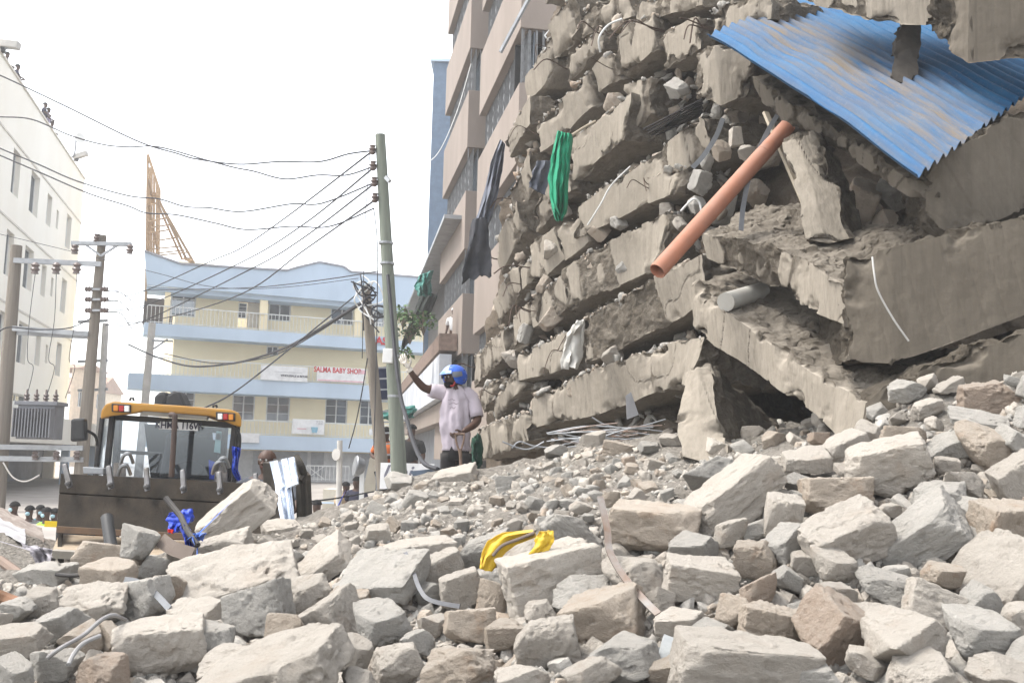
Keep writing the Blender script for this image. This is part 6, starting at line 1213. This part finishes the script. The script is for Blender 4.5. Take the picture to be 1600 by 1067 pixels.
# helmet
hc = q(710, 588.5, -.04); up = Vector((-.12, -.05, 1)).normalized(); fh = (fw-up*fw.dot(up)).normalized(); rh = fh.cross(up)
def hpt(az, el, r=.152): return hc+(fh*cos(az)*cos(el)*1.1+rh*sin(az)*cos(el)+up*sin(el)*.98)*r
M_HB = pm('helmet_blue', (.012, .06, .36), (.018, .09, .42), 6, .25, bump=0, dust=.15); M_HW = pm('helmet_white', (.26, .34, .52), (.05, .15, .48), 9, .25, bump=0, dust=.15); M_VIS = pm('visor_grey', (.12, .13, .15), rough=.3, bump=0)
G = []
for i in range(19):
    az = -pi+2*pi*i/18; lo = np.interp(abs(az), [0, .75, 1.0, 1.5, pi], [.42, .42, -.55, -.75, -.75]); G.append([hpt(az, lo+(pi/2-lo)*t) for t in np.linspace(0, 1, 12)])
hel = hpm(MB().grid(G), 'helmet', M_HB, smooth=True, ang=1.2, thick=.012)
G = [[hpt(az, el, .157 if k else .157) for k, el in enumerate(np.linspace(.40, 1.25, 8))] for az in np.linspace(-.5, .5, 12)]; hpm(MB().grid(G), 'helmet_white_panel', M_HW, hel, smooth=True, thick=.004)
G = [[hpt(az, el, .160+.014*(1-k/5)) for k, el in enumerate(np.linspace(.22, .52, 6))] for az in np.linspace(-.8, .8, 14)]; hpm(MB().grid(G), 'visor', M_HW, hel, smooth=True, thick=.005)
for s in (-1, 1):
    G = [[hpt(s*az, el, .158) for el in np.linspace(-.1+.2*abs(az-1.15), .35, 5)] for az in np.linspace(.85, 1.6, 8)]; hpm(MB().grid(G), 'visor_arm', M_VIS, hel, smooth=True, thick=.004)
    for az, el in ((1.75, -.35), (2.3, -.1), (1.95, .45)): hpm(ball(MB(), hpt(s*az, el, .160), .008, 8), 'rivet', M_BLACK, hel)
hpm(MB().tube(smooth_path([hpt(-1.0, -.5, .14), q(707, 603, -.16), hpt(1.0, -.5, .14)]), .012, 6), 'chin_strap', pm('red_strap', (.25, .03, .03), bump=0), hel)
# shovel
SV = empty('shovel', q(721, 730, -.38), 0, 'shovel with a split wooden D handle held by the man in the helmet', 'shovel'); bpy.context.view_layer.update(); SI = Matrix.Translation(-SV.location)
M_SH = pm('worn_wood', (.18, .12, .085), (.12, .08, .06), 8, .7, stretch=(6, 6, 1))
def svp(mb, name, mat, **k): o = mb.build(name, mat, SV, **k); o.matrix_parent_inverse = SI
svp(MB().tube([q(711, 678, -.38), q(726, 678, -.38)], .015, 10), 'grip', M_SH, smooth=True)
for x in (711.5, 725.5): svp(MB().tube(smooth_path([q(x, 678, -.38), q(x+(718.5-x)*.15, 688, -.38), q(718.5+(x-718.5)*.25, 703, -.38)]), .012, 8), 'yoke', M_SH, smooth=True)
svp(MB().tube([q(718.5, 701, -.38), q(719.5, 712, -.38), q(722, 775, -.42)], [.024, .019, .018], 10), 'shaft', M_SH, smooth=True)
G = [[q(722+w_*s, 774+y, -.42-.03*abs(s)) for s in np.linspace(-1, 1, 7)] for y, w_ in ((0, 10), (4, 14), (20, 14), (30, 9), (36, 2))]; svp(MB().grid(G), 'blade', M_STEELB, smooth=True, thick=.004)
gs = drape('dark green bag hanging behind the man against the floor slab', 'bag', 'green_bag', [(741, 684), (737, 705), (735, 725), (736, 740)], [(747, 680), (752, 700), (751, 722), (748, 738)], 12.6, pm('green_bag', (.025, .07, .05), (.02, .05, .035), 5, .9), 20, 12, .07, 2, seed=3, thick=.03)
# --- simple figures
def figure(name, label, foot, h, yaw, shirt, trou, group=None, arms='down', cap=None, crop=None, hi=False):
    e = empty(name, foot, yaw, label, 'person', group); s = h/1.72; k = lambda x, y, z: Vector((x*s, y*s, z*s)); V, E = [], []
    chain(V, E, [(k(0, 0, .95), .13*s), (k(0, 0, 1.15), .12*s), (k(0, 0, 1.36), .12*s)]); nk = chain(V, E, [(k(0, -.01, 1.48), .055*s)], 2); head(V, E, nk, k(0, -.03, 1.60), (0, -1, 0), s)
    for sx in (-1, 1):
        if arms == 'down': A = [(k(.2*sx, 0, 1.38), .06*s), (k(.25*sx, .02, 1.12), .045*s), (k(.24*sx, -.1, .88), .03*s), (k(.24*sx, -.12, .80), .028*s)]
        elif arms == 'out': A = [(k(.2*sx, 0, 1.38), .07*s), (k(.42*sx, -.06, 1.24), .055*s), (k(.5*sx, -.3, 1.1), .04*s), (k(.48*sx, -.38, 1.08), .035*s)]
        else: A = [(k(.2*sx, 0, 1.38), .06*s), (k(.27*sx, -.08, 1.18), .045*s), (k(.08*sx, -.28, 1.12), .032*s), (k(.02*sx, -.30, 1.14), .03*s)]
        chain(V, E, A, 2); chain(V, E, [(k(.1*sx, 0, .85), .085*s), (k(.11*sx, -.01, .48), .06*s), (k(.11*sx, 0, .09), .042*s), (k(.11*sx, -.1, .04), .04*s)], 0)
    link('body', skin_mesh('body', V, E, M_SKIN, 1), e)
    V, E = [], []; chain(V, E, [(k(0, 0, .93), .165*s), (k(0, 0, 1.15), .155*s), (k(0, 0, 1.38), .145*s), (k(0, 0, 1.455), .07*s)])
    for sx in (-1, 1): chain(V, E, [(k(.2*sx, 0, 1.38), .085*s), ((k(.25*sx, .01, 1.16), .07*s) if arms == 'down' else (k(.36*sx, -.05, 1.27), .078*s) if arms == 'out' else (k(.26*sx, -.07, 1.2), .068*s))]+([(k(.46*sx, -.2, 1.17), .06*s)] if arms == 'out' else []), 2)
    link('shirt', skin_mesh('shirt', V, E, shirt, 1), e)
    V, E = [], []; chain(V, E, [(k(0, 0, .93), .15*s)])
    for sx in (-1, 1): chain(V, E, [(k(.1*sx, 0, .82), .1*s), (k(.11*sx, -.01, .48), .078*s), (k(.11*sx, 0, .1), .06*s)], 0)
    link('trousers', skin_mesh('trousers', V, E, trou, 1), e)
    c = k(0, -.03, 1.60); mb = ball(MB(), c+k(0, .018, .035), .103*s, 14, (1, 1.06, 1.02), .05); mb.build('cap' if cap else 'hair', cap or M_HAIR, e, smooth=True)
    if hi: face_parts(e, c+k(0, .01, 0), (0, -1, 0), s)
    return e
c_ = lambda n, a: pm('cloth_'+n, a, bump=.15, bs=12)
fz = lambda px, py, d, z=.0: P(px, py, d)
# worker behind the cabinet
p = P(418, 722, 11.3); figure('person', 'bald man in a dark overall reaching across behind the crumpled cabinet', (p.x, p.y, p.z-1.60), 1.72, R_(-12), c_('slate', (.06, .065, .075)), c_('black', (.03, .03, .03)), arms='out', cap=M_SKIN, hi=True)
# watchers on the white roof
for i, (px, py, d, col, lab) in enumerate(((21, 107, 36.8, 'grey', 'onlooker nearest on the white roof, only the top of the head showing'), (37, 128, 38.2, 'dark', 'dark capped onlooker leaning over the white roof edge'), (79, 185, 43.3, 'dark', 'onlooker half hidden behind others on the roof edge'), (84, 192, 44.0, 'lilac', 'onlooker in lilac at the roof edge beside two others'), (90, 203, 45.0, 'dark', 'onlooker crouching over the roof edge with arms out'))):
    q_ = P(px, py, d); u, _z = wl.hit(px, py); q_ = wl.at(u, 0, -.28); zt = TOP+(.8 if i in (0, 4) else .95 if i == 1 else 1.15)
    figure('person', lab, (q_.x, q_.y, zt-1.72), 1.72, atan2(wl.n.y, wl.n.x)+pi/2, c_({'grey': 'grey', 'dark': 'navy', 'lilac': 'lilac'}[col], {'grey': (.2, .2, .2), 'dark': (.03, .03, .05), 'lilac': (.4, .36, .5)}[col]), c_('black', (.03, .03, .03)), 'onlookers on the white roof', 'folded')
# people under the canopy
for i, (px, hy, d, sc, lab) in enumerate(((24, 792, 20, 'navy', 'person in dark clothes with a pale mask under the white canopy, leftmost'), (47, 798, 20.5, 'grey', 'person in grey under the canopy, second from the left'), (63, 797, 21, 'teal', 'person in teal under the canopy between two others'), (74, 801, 20, 'lime', 'person in a lime green vest under the canopy'), (86, 802, 21, 'lilac', 'person in lilac with blue mask under the canopy by the bucket'))):
    q_ = P(px, hy, d); e = figure('person', lab, (q_.x, q_.y, q_.z-1.6), 1.7, R_(30*(i % 3-1)), c_(sc, {'navy': (.03, .03, .05), 'grey': (.2, .2, .2), 'teal': (.05, .2, .25), 'lime': (.3, .7, .08), 'lilac': (.4, .36, .5)}[sc]), c_('black', (.03, .03, .03)), 'onlookers under the canopy')
    ball(MB(), (0, -.10, 1.55), .05, 10, (1, .6, .8)).build('face_mask', pm('mask_blue', (.35, .52, .58), bump=0), e, smooth=True)
for px, hy, d, sc, lab, a in ((540, 760, 23, 'tan', 'person in tan sitting by the market stall counter', 'folded'), (558, 752, 22.5, 'navy', 'person in dark blue standing beside the round floodlight', 'down'), (548, 794, 15, 'black', 'person with dark hair crouching at the foot of the ridge', 'folded'), (604, 676, 19.3, 'orange', 'person in orange and blue climbing the ladder behind the wooden pole', 'folded'), (644, 672, 19, 'black', 'dark figure in the shop doorway right of the green pole', 'down')):
    q_ = P(px, hy, d); figure('person', lab, (q_.x, q_.y, q_.z-1.6), 1.7, R_(-20 if px > 550 else 40), c_(sc, {'tan': (.4, .3, .2), 'navy': (.03, .03, .05), 'black': (.03, .03, .03), 'orange': (.5, .13, .04)}[sc]), c_('black', (.03, .03, .03)), 'people in the street behind the ridge', a)
for px, hy, d, sc, lab in ((495, 790, 19, 'lime', 'person in a lime hi-vis jacket just right of the crumpled cabinet'),):
    q_ = P(px, hy, d); e = figure('person', lab, (q_.x, q_.y, q_.z-1.6), 1.7, R_(10), c_('lime', (.3, .7, .08)), c_('black', (.03, .03, .03)), 'people in the street behind the ridge')
    MB().box((0, -.165, 1.1), (.3, .02, .04)).build('reflective_band', M_SIGNW, e)
q_ = SW.at(SW.L-1.5, P(680, 484, 30).z, -.55); figure('person', 'man in a white cap and shirt at the planted balcony', (q_.x-.1, q_.y, q_.z-1.6), 1.7, R_(-25), c_('white', (.6, .6, .6)), c_('navy', (.03, .03, .05)), cap=c_('white', (.6, .6, .6)))
# balcony plants
def plant(label, px, py, d, n, spread, col, seed):
    e = empty('balcony_plant', P(px, py, d), 0, label, 'plant', 'plants on the balcony ledge'); r = random.Random(seed); mb = MB(); st = MB()
    for k in range(n):
        a = Vector((r.gauss(0, .5), r.gauss(0, .35), r.uniform(-.2, 1))).normalized()*spread*r.uniform(.35, 1); 
        if k % 6 == 0: st.tube([(0, 0, -.3), a*.5, a], .012, 4)
        s = r.uniform(.09, .16); d1 = Vector((r.gauss(0, 1), r.gauss(0, 1), r.gauss(-.3, .6))).normalized(); d2 = d1.cross(Vector((r.gauss(0, 1), r.gauss(0, 1), 1))).normalized()
        mb.add([a, a+d1*s*.5+d2*s*.35, a+d1*s*1.2, a+d1*s*.5-d2*s*.35], [(0, 1, 2, 3)])
    m = pm('leaf_'+str(seed % 2), col, tuple(x*.6 for x in col), 5, .6); o = link('foliage', mb.mesh('foliage', m), e); o['kind'] = 'stuff'; st.build('stem', M_TIMBER if 0 else pm('twig', (.14, .11, .08)), e)
plant('large leafed green plant on the balcony ledge beside the green pole', 630, 498, 29, 90, .42, (.05, .11, .025), 1)
plant('green trailing plant at the middle of the balcony ledge', 641, 522, 29, 70, .36, (.05, .09, .03), 2)
plant('dry brown bush at the near end of the balcony ledge', 662, 508, 28.6, 90, .45, (.16, .13, .09), 5)
plant('small green plant above the raised glove', 632, 555, 27, 40, .25, (.05, .11, .025), 7)
# ---------------------------------------------------------------- dust haze
hz = MB().box((0, 100, 14.5), (200, 280, 33)).build('haze', None); hz['kind'] = 'stuff'
hm = bpy.data.materials.new('haze'); hm.use_nodes = True; ht = hm.node_tree; ht.nodes.remove(ht.nodes['Principled BSDF']); pv = ht.nodes.new('ShaderNodeVolumePrincipled')
pv.inputs['Color'].default_value = (.97, .98, .99, 1); pv.inputs['Density'].default_value = .0016; pv.inputs['Anisotropy'].default_value = .2
ht.links.new(pv.outputs[0], ht.nodes['Material Output'].inputs['Volume']); hz.data.materials.append(hm)
